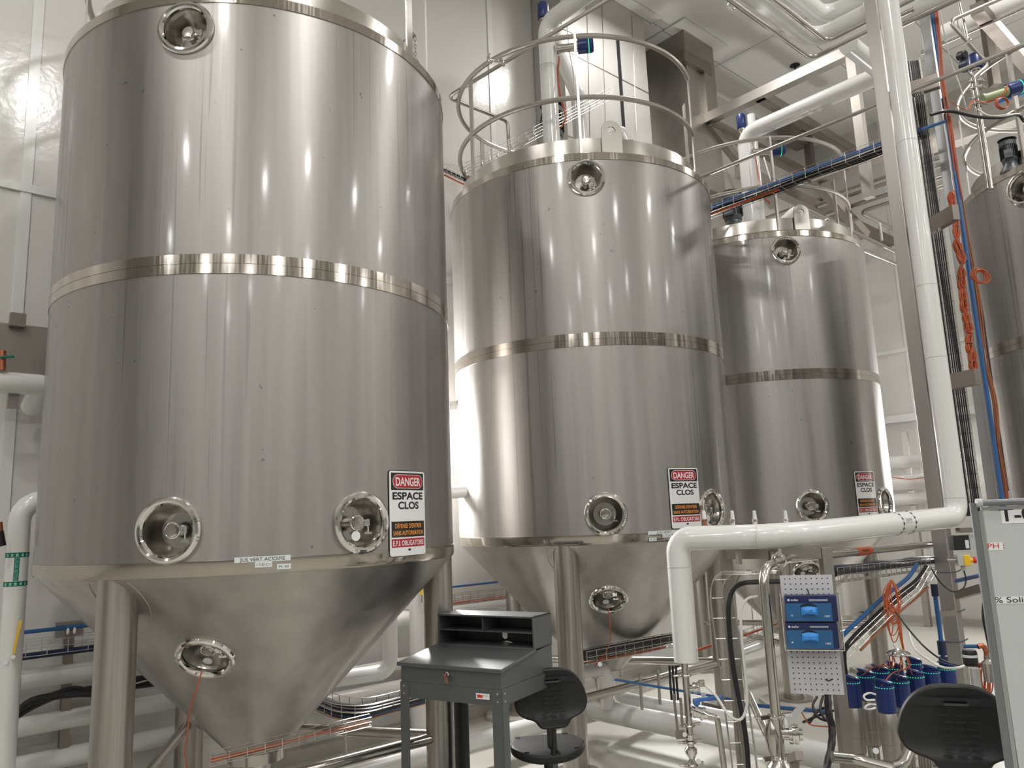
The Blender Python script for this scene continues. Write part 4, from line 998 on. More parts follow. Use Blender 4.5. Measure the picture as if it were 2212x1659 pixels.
a, b = at(1590, 1520, 5.0), at(1792, 1538, 4.7)
run('air_conduit', [a, b], .011, 'tube_blue', 'blue air line passing behind the silver drop pipe', 'hose')
for x, y0, y1, lab in ((1383, 1456, 1533, 'left'), (1422, 1446, 1522, 'right'), (747, 1575, 1655, 'leftmost')):
    p = at(x-1, y0, 6.0 if x > 1000 else 4.9); q_ = V((p.x, p.y, at(x+3, y1, p.y).z)); one('hanger_rod', MB().cyl(p, q_, .011), 'rail_steel', '%s thin rod standing under a leg brace' % lab, 'rod')
# signal wires from the cone ports
for P, lab in ((path((436, 1450, 4.0), (425, 1490, 4.0), (412, 1530, 4.05), (405, 1580, 4.1), (400, 1625, 4.15), (404, 1665, 4.2)), 'orange wire dangling from the cone port of the largest tank'),
               (path((1314, 1312, 6.05), (1318, 1350, 6.1), (1318, 1385, 6.15), (1305, 1415, 6.3), (1285, 1440, 6.4)), 'orange wire dangling from the cone port of the middle tank')):
    one('signal_wire', MB().tube(smoothpath(P), .0035, 6), 'cable_orange', lab, 'cable')
one('tag_disc', MB().cyl(at(1296, 1435, 6.2), at(1296, 1435, 6.19), .017), 'sign_white', 'white round tag on the tray under the middle tank', 'tag')
# far wall side services right of the third tank
for i, (y, r_) in enumerate(((997, .10), (1042, .12), (1078, .09))):
    q = atU(1960, y, 12.7); run('wall_pipe', [along(q, EN, 1880), along(q, EN, 2062)], r_, WP, '%s white pipe on the far wall right of the third tank' % ('top', 'middle', 'bottom')[i], 'pipe', n=24)
q = atU(1962, 1000, 12.85); column('wall_strut', q, .09, 0, atU(1958, 932, 12.85).z, 'frame_steel', 'steel strut behind the far wall pipes', 'bracket')
one('signal_wire', MB().tube(smoothpath([atU(1927, 1031, 12.5), atU(1965, 1035, 12.5), atU(2000, 1031, 12.5)]), .008, 6), 'cable_orange', 'thin red wire sagging over the far wall pipes', 'cable')
q = atU(1940, 905, 13.2); roombox_ = MB().box(un(13.2, q.dot(EN), q.z), (.15, 2.4, .12), (EU, EN, EZ)); one('wall_ledge', roombox_, WP, 'pale ledge along the far wall above the pipes', 'ledge')
# ------------------------------------------------------------------ grey shop desk
DS = .9646*.7982            # fitted scale of the desk relative to the measuring frame
dA = V((-.9103*DS, 6.0539*DS, 0)); dth = -.52525
DX = V((cos(dth), sin(dth), 0)); DY = V((-sin(dth), cos(dth), 0))
DW, DD, DO = .876*DS, .762*DS, .2827*DS
zz = lambda z: CZ + (z-2.07348)*DS
ZF, ZS, ZT2, ZL = zz(1.0588), zz(1.1102), zz(1.346), zz(.9220)
def dp(x, y, z): return dA+DX*x+DY*y+EZ*z
t = empty('shop_desk', dp(DW/2, DD/2, 0), 'grey steel stand-up shop desk with pigeonholes in front of the tanks', 'desk')
ax = (DX, DY, EZ)
ys = DD-DO; th = .018
# sloping body (lockable compartment)
side = [(0, ZL), (DD, ZL), (DD, ZS), (ys, ZS-.012), (0, ZF-.02)]
b = MB().prism([dp(0.004, y, z) for y, z in side], DX*(DW-.008)).build('body', 'desk_grey', t, bevel=.002)
lid = MB().prism([dp(-.012, y, z) for y, z in ((-.018, ZF-.020), (-.018, ZF+.001), (ys, ZS+.004), (ys, ZS-.012))], DX*(DW+.024)).build('writing_lid', 'desk_grey', t, bevel=.003)
MB().cyl(dp(0, ys+.002, ZS+.003), dp(DW, ys+.002, ZS+.003), .004, n=8).build('hinge', 'desk_grey', lid)
# organiser
org = MB()
org.box(dp(DW/2, ys+DO/2, ZT2-.005), (DW, DO, .010), ax)
org.box(dp(.005, ys+DO/2, (ZS+ZT2)/2), (.010, DO, ZT2-ZS), ax); org.box(dp(DW-.005, ys+DO/2, (ZS+ZT2)/2), (.010, DO, ZT2-ZS), ax)
org.box(dp(DW/2, ys+DO/2, ZS+.004), (DW, DO, .006), ax)
org = org.build('organiser', 'desk_grey', t, bevel=.0015)
hx, hz, hr = DW*.525, ZS+.042, .026
back = curve_obj('back_panel', [[(0, 0), (DW, 0), (DW, ZT2-ZS), (0, ZT2-ZS)], [(hx+hr*cos(a)*.8, hz-ZS+hr*sin(a)) for a in [2*pi*i/24 for i in range(24)]]], .003, 0, 'desk_dark', t, lambda v: dp(v.x, DD-.006+v.z, ZS+v.y))
zsh = ZS+(ZT2-ZS)*.49
MB().box(dp(DW/2, ys+DO/2, zsh), (DW-.02, DO-.008, .005), ax).build('shelf', 'desk_grey', t)
MB().box(dp(DW*.48, ys+DO/2, (zsh+ZT2)/2), (.004, DO-.01, ZT2-zsh-.01), ax).build('divider', 'desk_grey', t)
# lock with keys
kx = dp(DW*.50, -.002, ZL+(ZF-ZL)*.60)
lk_ = MB().cyl(kx+DY*.004, kx-DY*.014, .011, n=20).build('lock', 'chrome', t)
mb = MB(); mb.torus(kx-DY*.022-EZ*.004, DX, .010, .0016, 16, 5); mb.box(kx-DY*.020-EZ*.028-DX*.006, (.014, .002, .030), ax); mb.box(kx-DY*.024-EZ*.034+DX*.007, (.012, .002, .034), (DX, DY, EZ)); mb.box(kx-DY*.02-EZ*.006-DX*.012, (.018, .002, .012), ax); mb.build('keys', 'key_brass', lk_)
# apron and legs (folded angle)
ap = .085
for y in (0, DD): MB().box(dp(DW/2, y+(.002 if y == 0 else -.002), ZL-ap/2), (DW-.004, .003, ap), ax).build('apron', 'desk_grey', t)
for x in (0, DW): MB().box(dp(x+(.002 if x == 0 else -.002), DD/2, ZL-ap/2), (.003, DD-.004, ap), ax).build('apron', 'desk_grey', t)
lw = .062
for x, sx_ in ((0, 1), (DW, -1)):
    for y, sy in ((0, 1), (DD, -1)):
        mb = MB(); mb.box(dp(x+sx_*lw/2, y-sy*.001, (ZL+.01)/2), (lw, .003, ZL-.01), ax); mb.box(dp(x-sx_*.001, y+sy*lw/2, (ZL+.01)/2), (.003, lw, ZL-.01), ax)
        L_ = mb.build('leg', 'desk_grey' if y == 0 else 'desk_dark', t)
        mb = MB()
        for dz in (.022, .062):
            mb.lathe(dp(x+sx_*lw*.42, y-sy*.002, ZL-dz), -DY*sy, [(0, .0058), (.003, .0045), (.0035, .001)], 12)
            mb.lathe(dp(x-sx_*.002, y+sy*lw*.42, ZL-dz), -DX*sx_, [(0, .0058), (.003, .0045), (.0035, .001)], 12)
        mb.build('bolts', 'chrome', L_)
MB().box(dp(DW/2, DD*.5, .22), (DW-.01, DD-.01, .02), ax).build('lower_shelf', 'desk_dark', t)
p = dp(DW*.825, -.004, ZL-.040)
st = MB().box(p, (.085, .0015, .030), ax).build('maker_sticker', 'sign_white', t)
MB().box(p-DX*.018-DY*.0012, (.034, .001, .015), ax).build('sticker_logo', 'text_red', st)
mb = MB(); text_on(mb, 'LEWIS', .006, lambda X, Y: p+DX*(X+.018)-DY*.0012+EZ*Y, 0, .03, dy=.001); mb.build('sticker_lettering', 'text_black', st)

# ------------------------------------------------------------------ work stools
def stool(base, face, zb, s, label, tilt=.12, ribs=True):
    """black polyurethane stool: wide flared backrest with a grip slot, saddle seat, post and star base. face: outward normal of the backrest"""
    t = empty('work_stool', base, label, 'chair')
    f = V(face).normalized(); x = EZ.cross(f); w_, h_ = .225*s, .33*s
    out = []
    half = [(.0, .165), (.05, .164), (.10, .152), (.145, .125), (.180, .085), (.205, .035), (.2195, -.02), (.217, -.055), (.200, -.085), (.165, -.105), (.13, -.115), (.105, -.128), (.09, -.148), (.075, -.163), (.045, -.168)]
    out = [(a*s, b*s) for a, b in half]+[(-a*s, b*s) for a, b in reversed(half)]
    out = [(p.x, p.y) for p in smoothpath([V((a, b, 0)) for a, b in out], 3)]
    slot = [(a, b) for a, b in rrect(.105*s, .026*s, .0125*s, 5, 0, .105*s)]
    q = base+EZ*zb
    def mp(v):
        bend = (v.x/s)**2*.9; return q+x*v.x+EZ*v.y*cos(tilt)+f*(v.z-bend*s*-1*-1*.9+v.y*sin(tilt)*-.35)
    bk = curve_obj('backrest', [out, slot], .010*s, .012*s, 'rubber_black', t, mp)
    if ribs:
        mb = MB()
        for r_ in range(7):
            for c_ in (-1, 0, 1):
                vx, vy = c_*.052*s+(.01*s if r_ % 2 else 0), (.055-r_*.027)*s
                mb.box(mp(V((vx, vy, .0225*s))), (.036*s, .004*s, .006*s), (x, f, EZ))
        mb.build('grip_ribs', 'rubber_black', bk)
    zs_ = zb-.36*s
    MB().pipe([q-EZ*.12*s+f*.0, q-EZ*.24*s-f*.015*s, q-EZ*.40*s-f*.06*s, q-EZ*.43*s-f*.20*s], .016*s, .06, 12).build('back_bracket', 'plastic_black', t)
    sc_ = base+EZ*zs_-f*.23*s
    half = [(.0, .19), (.08, .185), (.16, .155), (.215, .09), (.22, .02), (.20, -.06), (.16, -.13), (.10, -.175), (.0, -.185)]
    so = [(a*s, b*s) for a, b in half]+[(-a*s, b*s) for a, b in reversed(half[1:-1])]
    so = [(p.x, p.y) for p in smoothpath([V((a, b, 0)) for a, b in so], 3)]
    seat = curve_obj('seat', [so], .012*s, .016*s, 'rubber_black', t, lambda v: sc_+x*v.x+f*v.y+EZ*(v.z+(v.x/s)**2*.5*s-(v.y/s)*.05))
    mb = MB()
    for i in range(-4, 5):
        for j in range(-3, 4):
            mb.box(sc_+x*(i*.04*s)+f*(j*.045*s)+EZ*(.029*s+(i*.04)**2*.5*s-j*.045*.05), (.030*s, .034*s, .006*s), (x, f, EZ))
    mb.build('seat_studs', 'rubber_black', seat)
    MB().cyl(V((sc_.x, sc_.y, .10)), sc_-EZ*.03, .020*s, n=16).build('gas_post', 'plastic_black', t)
    for i in range(5):
        a = 2*pi*i/5+.3; e = V((cos(a), sin(a), 0)); p0 = V((sc_.x, sc_.y, .10))
        L_ = MB().bar(p0, p0+e*.28-EZ*.04, .035, .028, EZ).build('base_arm', 'plastic_black', t)
        MB().lathe(V((p0.x+e.x*.28, p0.y+e.y*.28, .0)), EZ, [(0.0, .025), (.012, .025), (.03, .012), (.062, .012)], 12).build('glide', 'plastic_black', L_)
    return t
s1 = at(1193, 1507, 4.75); stool(V((s1.x, s1.y, 0)), V((.2, -1, 0)), s1.z, .93, 'black work stool half hidden behind the grey desk')
s2 = at(2070, 1573, 3.25); stool(V((s2.x, s2.y, 0)), V((-.35, -1, 0)), s2.z, .93, 'black work stool in front of the blue-capped valves')

# ------------------------------------------------------------------ mobile whiteboard at the right edge
wa = rad(-13); WX = V((cos(wa), sin(wa), 0)); WN = V((sin(wa), -cos(wa), 0))   # WN faces the camera
o_ = at(2104, 1087, 3.0); zt = o_.z; o_.z = 0
def wp(x, z, off=0): return o_+WX*x+EZ*z+WN*off
t = empty('whiteboard', wp(.6, 0), 'white framed board on a grey stand at the right edge', 'whiteboard')
W_, H_ = 1.25, 1.75
MB().cyl(wp(.02, zt, .012), wp(W_, zt, .012), .012, n=16).build('top_rail', 'board_frame', t)
MB().cyl(wp(.004, zt, .012), wp(.022, zt, .012), .0165, n=16).build('rail_cap', 'plastic_grey', t)
for x in (-.004, W_): MB().box(wp(x, zt/2), (.023, .014, zt), (WX, WN, EZ)).build('post', 'board_frame', t)
MB().box(wp(W_/2+.01, zt-.03-(H_-.05)/2), (W_-.03, .012, H_-.05), (WX, WN, EZ)).build('board', 'board_white', t)
mb = MB()
mb.box(wp(W_/2+.01, zt-.022, .003), (W_-.02, .012, .012), (WX, WN, EZ)); mb.box(wp(W_/2, zt-H_+.03, .006), (W_-.02, .02, .030), (WX, WN, EZ))
mb.box(wp(.015, zt-.03-(H_-.05)/2, .003), (.014, .010, H_-.05), (WX, WN, EZ)); mb.box(wp(W_-.02, zt-.03-(H_-.05)/2, .006), (.030, .02, H_-.05), (WX, WN, EZ))
mb.build('board_frame', 'board_frame_light', t)
def hit_board(px, py):
    r = ray(px, py); n = WN; s_ = ((wp(0, 0, .0072)-CAM).dot(n))/r.dot(n); return CAM+r*s_
def wtext(txt, px, py, hpx, wpx, m, name, fat=0):
    p = hit_board(px, py); s_ = (p-CAM).dot(F0)/FPX*.93; mb = MB()
    text_on(mb, txt, hpx*s_, lambda X, Y: p+WX*X+EZ*Y+WN*.0005, fat, wpx*s_, 'LEFT'); mb.build(name, m, t)
def patch(px0, py0, px1, py1):
    a, b = hit_board(px0, py0), hit_board(px1, py1); c_ = (a+b)/2
    MB().box(c_+WN*-.0003, (abs((b-a).dot(WX)), .0006, abs(a.z-b.z)), (WX, WN, EZ)).build('label_strip', 'sign_white', t)
patch(2160, 1096, 2260, 1128); patch(2133, 1172, 2168, 1188); patch(2150, 1289, 2250, 1303)
wtext('T-01 C', 2160, 1126, 31, 145, 'text_black', 'title_lettering', .02)
wtext('PH :', 2134, 1185, 12, 35, 'text_red', 'heading_lettering', .005)
wtext('% Solide', 2150, 1302, 13, 84, 'text_black', 'heading_lettering', .004)
for x in (.0, W_):
    MB().bar(wp(x, .03, -.3), wp(x, .03, .3), .04, .03, EZ).build('foot', 'board_frame', t)
one('power_cable', MB().tube(smoothpath(path((2126, 1290, 3.3), (2124, 1330, 3.3), (2131, 1370, 3.3), (2140, 1410, 3.3))), .006, 8), 'cable_black', 'black cable hanging behind the whiteboard post', 'cable')

# ------------------------------------------------------------------ pegboard stand
pw = rad(-17); PX = V((cos(pw), sin(pw), 0)); PN = V((sin(pw), -cos(pw), 0))
pO = at(1684, 1243, 4.10)
def onpeg(px, py, off=0):
    r = ray(px, py); s_ = ((pO+PN*off-CAM).dot(PN))/r.dot(PN); return CAM+r*s_
pr = onpeg(1797, 1246); PWD = (pr-pO).dot(PX); PHT = pO.z-onpeg(1712, 1498).z
def pg(x, y, off=0): return pO+PX*x-EZ*y+PN*off
t = empty('pegboard', pg(PWD/2, PHT), 'white perforated board hanging from the steel frame, holding glove boxes', 'board')
MB().box(pg(PWD/2, PHT/2), (PWD, .005, PHT), (PX, PN, EZ)).build('panel', 'peg_white', t)
mb = MB(); nx_, ny_ = int(PWD/.0254), int(PHT/.0254)
for i in range(nx_):
    for j in range(ny_):
        p = pg(PWD/2+(i-(nx_-1)/2)*.0254, .018+j*.0254, .0027); mb.add([p+PX*cos(a)*.0034+EZ*sin(a)*.0034 for a in [2*pi*k/8 for k in range(8)]], [tuple(range(8))])
mb.build('perforation', 'hole_dark', t)
mb = MB(); mb.tube(smoothpath([pg(.128, .072, .004), pg(.131, .09, .02), pg(.134, .125, .055)]), .003, 6); mb.tube(smoothpath([pg(.168, PHT-.07, .004), pg(.183, PHT-.066, .007), pg(.198, PHT-.072, .004)]), .0028, 6)
mb.build('zip_tie', 'cable_black', t)
a, b = onpeg(1692, 1298, .09), onpeg(1793, 1404, .09)
bw, bh, bd = .238, .122, .072
def glovebox(zc, xs, label, size, glove_out):
    c = pg(xs+bw/2, 0, .012+bd/2); c.z = zc; g = empty('glove_box', c-EZ*bh/2, label, 'box', 'blue glove boxes on the pegboard')
    X, Y, Z = PX, PN, EZ; A = (X, Y, Z)
    MB().box(c, (bw, bd, bh), A).build('carton', 'box_navy', g)
    fr_ = c+Y*(bd/2+.0004)
    mb = MB().box(fr_-Z*bh*.14-X*.012, (bw-.026, .0008, bh*.70), A).build('printed_panel', 'box_blue', g)
    op = [(x*.040+.0, z*.022) for x, z in [(cos(a)*(1 if abs(cos(a)) > .5 else 1.1), sin(a)) for a in [2*pi*i/24 for i in range(24)]]]
    MB().add([fr_+Y*.0012+X*(x-.012)+Z*(z+.004) for x, z in op], [tuple(range(24))]).build('opening', 'hole_dark', g)
    gl = MB(); rnd = random.Random(int(size == 'XL'))
    n_ = 14; m_ = 9; vs = []
    for i in range(n_+1):
        for j in range(m_+1):
            u, v = i/n_*2-1, j/m_*2-1
            k_ = max(0, 1-u*u)**.5*max(0, 1-v*v)**.5
            w_ = noise.noise(V((u*2.2, v*2.6, 3.1+glove_out)))*.35+1
            vs.append(fr_+X*(u*.038-.010)+Z*(v*.020-.004*(1+glove_out)-.006*u*u)+Y*(.002+k_*w_*(.014+.008*glove_out)))
    gl.add(vs, [(i*(m_+1)+j, (i+1)*(m_+1)+j, (i+1)*(m_+1)+j+1, i*(m_+1)+j+1) for i in range(n_) for j in range(m_)])
    gl.build('gloves', 'glove_blue', g)
    def tx(s_, h_, x, z, wd, nm='lettering'):
        q = MB(); text_on(q, s_, h_, lambda XX, YY: fr_+X*(x+XX)+Z*(z+YY)+Y*.0016, .01, wd, 'LEFT'); q.build(nm, 'sign_white', g)
    tx('stellar', .010, -.092, .038, .036); tx('100', .009, .058, -.040, .024); tx(size, .009, -.098, -.036, .012 if len(size) > 1 else .008)
    q = MB(); q.cyl(fr_+X*-.102+Z*.042, fr_+X*-.102+Z*.042+Y*.0014, .0055, n=16); q.box(fr_+X*.036+Z*.044+Y*.001, (.086, .0008, .0022), A); q.box(fr_+X*.036+Z*.038+Y*.001, (.086, .0008, .0022), A); q.build('printed_marks', 'label_white', g)
    sd = c+X*(bw/2+.0006); MB().box(sd, (.001, bd*.9, bh*.9), A).build('side_print', 'box_blue' if size == 'XL' else 'box_navy', g)
zlow = b.z+bh/2+.004
xs0 = (a-pO).dot(PX)*.93
glovebox(zlow+bh+.006, xs0+.008, 'upper blue glove box marked XL with a large open tear', 'XL', 1)
glovebox(zlow, xs0, 'lower blue glove box marked M with a small opening', 'M', 0)
# clear holder
zt_, zb_ = zlow+bh*1.5+.012, zlow-bh/2-.006; xc = xs0+bw/2+.005; hw = bw/2+.017
t = empty('box_holder', pg(xc, 0, .05), 'clear acrylic holder around the two glove boxes', 'holder'); mb = MB()
mb.box(pg(xc, 0, .008)+EZ*(zb_-pO.z-.002), (hw*2, .1, .003), (PX, PN, EZ)); 
for s_ in (-1, 1): mb.box(pg(xc+s_*hw, 0, .049)+EZ*((zt_+zb_)/2-pO.z), (.003, .092, zt_-zb_), (PX, PN, EZ))
mb.build('shell', 'acrylic', t)
mb = MB()
for s_ in (-1, 1): mb.tube([pg(xc+s_*hw, 0, .095)+EZ*(z-pO.z) for z in (zb_, zt_)], .0012, 5)
mb.tube([pg(xc-hw, 0, .095)+EZ*(zb_-pO.z), pg(xc+hw, 0, .095)+EZ*(zb_-pO.z)], .0018, 5); mb.build('polished_edge', 'hose_white', t)

# frame that carries the pipe, pegboard and tray
fl, frr = at(1568, 1200, 4.62), at(1783, 1200, 4.32); zt = at(1680, 1196, 4.45).z
t = empty('goal_post_stand', V(((fl.x+frr.x)/2, (fl.y+frr.y)/2, 0)), 'square steel goal-post frame under the thick white pipe', 'frame')
fax = ((frr-fl).normalized(),); fx_ = V((frr.x-fl.x, frr.y-fl.y, 0)).normalized(); fy_ = EZ.cross(fx_)
for q in (fl, frr): MB().box(V((q.x, q.y, (zt+.03)/2)), (.055, .055, zt+.03), (fx_*.8+fy_*.6, fy_*.8-fx_*.6, EZ)).build('post', 'frame_steel', t)
MB().bar(V((fl.x, fl.y, zt)), V((frr.x, frr.y, zt)), .05, .055, EZ).build('cross_bar', 'frame_steel', t)
for px in (1595, 1665): q = at(px, 1197, 4.45); MB().box(q-EZ*.02, (.02, .05, .07)).build('pipe_hanger', 'dark_steel', t)
# horizontal and diagonal trays right of the frame
A, B = at(1800, 1258, 4.7), at(2034, 1226, 5.8); Q = [A+(B-A)*i/18 for i in range(19)]
one('cable_tray', basket(Q, V((-.3, .9, 0)), EZ, .09, .085, .08, .0024), 'wire', 'level wire tray behind the pegboard running right to the column', 'cable tray')
one('power_cable', MB().tube([p+EZ*.055+V((0, -.03, .004*sin(i))) for i, p in enumerate(Q)], .022, 10), 'cable_black', 'fat black cable lying in the level tray right of the pegboard', 'cable')
one('power_cable', MB().tube([p+EZ*.075+V((0, .01, .004*sin(i+1))) for i, p in enumerate(Q)], .018, 10), 'cable_navy', 'dark cable behind the fat one in the level tray', 'cable')
Q = smoothpath(path((1996, 1232, 5.2), (1975, 1262, 5.1), (1930, 1298, 5.0), (1880, 1345, 4.9), (1832, 1392, 4.8), (1818, 1420, 4.8), (1822, 1480, 4.8)), 5)
one('cable_tray', basket(Q[:-8], V((.3, -.6, .5)), V((.5, -.4, -.5)), .10, .05, .085, .0024), 'wire', 'slanting wire tray dropping toward the blue-capped valves', 'cable tray')
for i in range(4): one('power_cable', MB().tube([p+V((.012*(i-1.5), 0, .016*(i-1.5))) for p in Q], .013, 8), 'cable_black', 'black cable in the slanting tray above the valves', 'cable', 'black cables in the slanting tray')
one('air_conduit', MB().tube([p+V((-.05, -.02, .04)) for p in Q[0:-6]], .013, 8), 'tube_blue', 'blue conduit following the slanting tray above the valves', 'pipe')
one('cable_bundle', strands(MB(), [p+V((.03, -.02, -.045)) for p in Q[3:-8:4]], 3, .008, .004, 22), 'cable_brown', 'brown cables under the slanting tray', 'cable')
# orange hank on the tray and the cable distributor
t = empty('cable_hank', at(1925, 1252, 4.9), 'long orange cable hank hanging from the level tray over the valves', 'cable')
mb = MB(); rnd = random.Random(5)
for i in range(9):
    w_ = rnd.uniform(4, 22); l_ = rnd.choice((70, 95, 135, 120)); ox = rnd.uniform(-5, 7)
    mb.tube(smoothpath([at(1924+ox*.4, 1253, 4.9), at(1924+ox-w_*.8, 1253+l_*.4, 4.88), at(1926+ox-w_*.5, 1253+l_*.85, 4.88), at(1928+ox, 1253+l_, 4.88), at(1930+ox+w_*.5, 1253+l_*.8, 4.88), at(1927+ox+w_*.5, 1253+l_*.35, 4.88), at(1925+ox*.4, 1253, 4.9)], 5), .0032, 6)
mb.build('loops', 'cable_orange', t)
mb = MB()
for i in range(3): mb.tube(smoothpath(path((1926, 1300, 4.88), (1938+i*3, 1340, 4.87), (1945+i*2, 1380, 4.86), (1951+i, 1405, 4.86))), .0032, 6)
mb.build('tails', 'cable_orange', t)
dc = at(1940, 1411, 4.62); t = empty('cable_distributor', dc, 'polished dish with orange cables fanning down to the blue-capped valves', 'fitting')
MB().lathe(dc, EZ, [(-.012, .055), (-.008, .063), (0, .064), (.012, .05), (.02, .018), (.028, .014), (.03, .001)], 36).build('dish', 'chrome', t)
MB().bar(dc+EZ*.02, dc+EZ*.055-V((.012, 0, 0)), .012, .02).build('clip', 'hose_white', t)
mb = MB(); HV = {}
zc = atz(1909, 1465, .90).z
# ------------------------------------------------------------------ blue-capped process valves
VL = [(1909, 1467, 'front row, first from the left', 1), (1942, 1456, 'front row, second from the left', 1), (1975, 1445, 'front row, third from the left', 0), (2009, 1436, 'front row, fourth from the left', 0), (2043, 1429, 'front row, behind the column', 1),
      (1836, 1457, 'back row, half hidden by the pegboard', 0), (1868, 1445, 'back row, second from the left', 1), (1900, 1436, 'back row, third from the left', 0), (1931, 1428, 'back row, under the orange cables', 0), (1972, 1418, 'back row, tallest looking one right of the dish', 0)]
def make_valve(p):
    """p on the floor plane below the head, head top at z=.90"""
    t = empty('process_valve', V((p.x, p.y, 0)), None, 'valve', 'blue-capped process valves'); r = .049; z1 = .90
    n_ = 36; q = V((p.x, p.y, 0))
    hd = MB(); prof = [(z1-.175, r*.98), (z1-.165, r*1.02), (z1-.05, r), (z1-.03, r)]
    hd.lathe(q, EZ, prof, n_)
    # slanted domed top
    vs = []; fs = []; sl = V((.75, .2, 0))
    for k_, (rr, dz) in enumerate(((1.0, 0), (.96, .006), (.8, .010), (.4, .013), (0.001, .014))):
        for i in range(n_):
            a = 2*pi*i/n_; e = V((cos(a), sin(a), 0)); vs.append(q+e*r*rr+EZ*(z1-.012-e.dot(sl)*r*rr*.42+dz-.006))
    for k_ in range(4):
        for i in range(n_): fs.append((k_*n_+i, k_*n_+(i+1) % n_, (k_+1)*n_+(i+1) % n_, (k_+1)*n_+i))
    base = len(hd.v)-n_
    o0 = len(hd.v); hd.add(vs, fs)
    for i in range(n_): hd.f.append((base+i, base+(i+1) % n_, o0+(i+1) % n_, o0+i)); hd.mi.append(0)
    hd = hd.build('cap', 'plastic_blue', t, sharp=50)
    mb = MB()
    for i in range(22):
        a = 2*pi*i/22; e = V((cos(a), sin(a), 0)); mb.box(q+e*(r+.0004)+EZ*(z1-.043), (.0012, .006, .0038), (e, EZ.cross(e), EZ))
    mb.build('light_ring', 'led_green', hd)
    bd_ = MB().lathe(q, EZ, [(z1-.43, r*.80), (z1-.42, r*.96), (z1-.345, r*.98), (z1-.343, r*.93), (z1-.339, r*.93), (z1-.337, r*1.0), (z1-.185, r*1.0), (z1-.178, r*.9), (z1-.175, r*.88)], n_).build('actuator_body', 'valve_steel', t)
    mb = MB()
    for a in (.6, 2.2, 3.8, 5.3): e = V((cos(a), sin(a), 0)); mb.cyl(q+e*.032+EZ*(z1-.56), q+e*.032+EZ*(z1-.42), .006, n=8)
    mb.cyl(q+EZ*(z1-.56), q+EZ*(z1-.42), .009, n=10); mb.build('lantern', 'valve_steel', t)
    MB().lathe(q, EZ, [(.10, .05), (.12, .055), (.2, .055), (.22, .045), (z1-.575, .045), (z1-.573, .058), (z1-.555, .058), (z1-.553, .04)], n_).build('valve_body', 'pipe_steel', t)
    MB().cyl(q+EZ*.0, q+EZ*.12, .018, n=12).build('foot', 'frame_steel', t)
    MB().torus(q+EZ*(z1-.565), EZ, .056, .008, 24, 6).build('clamp', 'chrome', t)
    return t
vp = [atz(x, y+2, .893) for x, y, l_, k_ in VL]
v_ = make_valve(vp[0]); v_['label'] = 'blue-capped valve with green light ring, '+VL[0][2]
for p, (x, y, l_, k_) in list(zip(vp, VL))[1:]:
    c_ = copy_tree(v_); c_.location = V((p.x, p.y, 0)); c_['label'] = 'blue-capped valve with green light ring, '+l_
for i, j in enumerate((0, 1, 6, 7, 8, 2, 9)):
    a = 2*pi*i/7; s_ = dc+V((cos(a)*.045, sin(a)*.045, -.008)); e_ = V((vp[j].x, vp[j].y, .90)) if j != 9 else V((vp[8].x+.03, vp[8].y, .9))
    mb.tube(smoothpath([s_, s_-EZ*.07+V((cos(a)*.01, 0, 0)), s_.lerp(e_, .6)-EZ*.02, e_-V((.03, .03, .03))]), .0032, 6)
mb.build('signal_cables', 'cable_orange', t)
# pipework between the valves
for i, (a_, b_) in enumerate(((0, 1), (1, 2), (2, 3), (3, 4), (5, 6), (6, 7), (7, 8), (8, 9))):
    p, q = vp[a_].copy(), vp[b_].copy(); p.z = q.z = .17; d = (q-p).normalized()
    one('link_pipe', MB().cyl(p+d*.05, q-d*.05, .024, n=16), 'pipe_steel', 'short steel pipe joining two blue-capped valves near the floor', 'pipe', 'link pipes between the valves')
run('drain_pipe', path((1925, 1659, 4.0), (1952, 1650, 4.0), (1975, 1590, 4.1), (1985, 1560, 4.2)), .025, 'pipe_steel', 'polished elbow pipe curving up between the valves and the stool', 'pipe', .12)
run('drain_pipe', path((1798, 1635, 4.0), (1850, 1640, 4.0), (1930, 1662, 3.9)), .026, 'pipe_steel', 'polished pipe leaving the frame post toward the valves', 'pipe', .12)
one('air_hose', MB().tube(smoothpath(path((1891, 1500, 4.15), (1878, 1497, 4.1), (1866, 1503, 4.05), (1872, 1512, 4.0), (1890, 1512, 4.0))), .005, 6), 'hose_white', 'upper white hose loop between the front valves', 'hose')
one('air_hose', MB().tube(smoothpath(path((1891, 1522, 4.15), (1876, 1522, 4.1), (1868, 1530, 4.05), (1880, 1532, 4.0), (1891, 1529, 4.0))), .005, 6), 'hose_white', 'lower white hose loop between the front valves', 'hose')
for x, y, l_ in ((1892, 1622, 'left'), (1958, 1634, 'right')): one('tag_disc', MB().cyl(at(x, y, 4.02), at(x, y, 4.01), .014), 'sign_white', 'round white tag on the valve pipework, %s one' % l_, 'tag')
one('air_hose', MB().tube(smoothpath(path((1962, 1360, 4.7), (1975, 1400, 4.6), (2005, 1425, 4.4), (2035, 1441, 4.3), (2065, 1443, 4.2), (2083, 1438, 4.2))), .0065, 8), 'hose_white', 'white hose sweeping right in front of the column', 'hose')
one('signal_cable', MB().tube(smoothpath(path((1935, 1322, 4.8), (1965, 1362, 4.6), (2000, 1400, 4.5), (2040, 1428, 4.4), (2080, 1437, 4.35), (2100, 1425, 4.35))), .005, 8), 'cable_black', 'black cable sweeping right from the orange hank', 'cable')
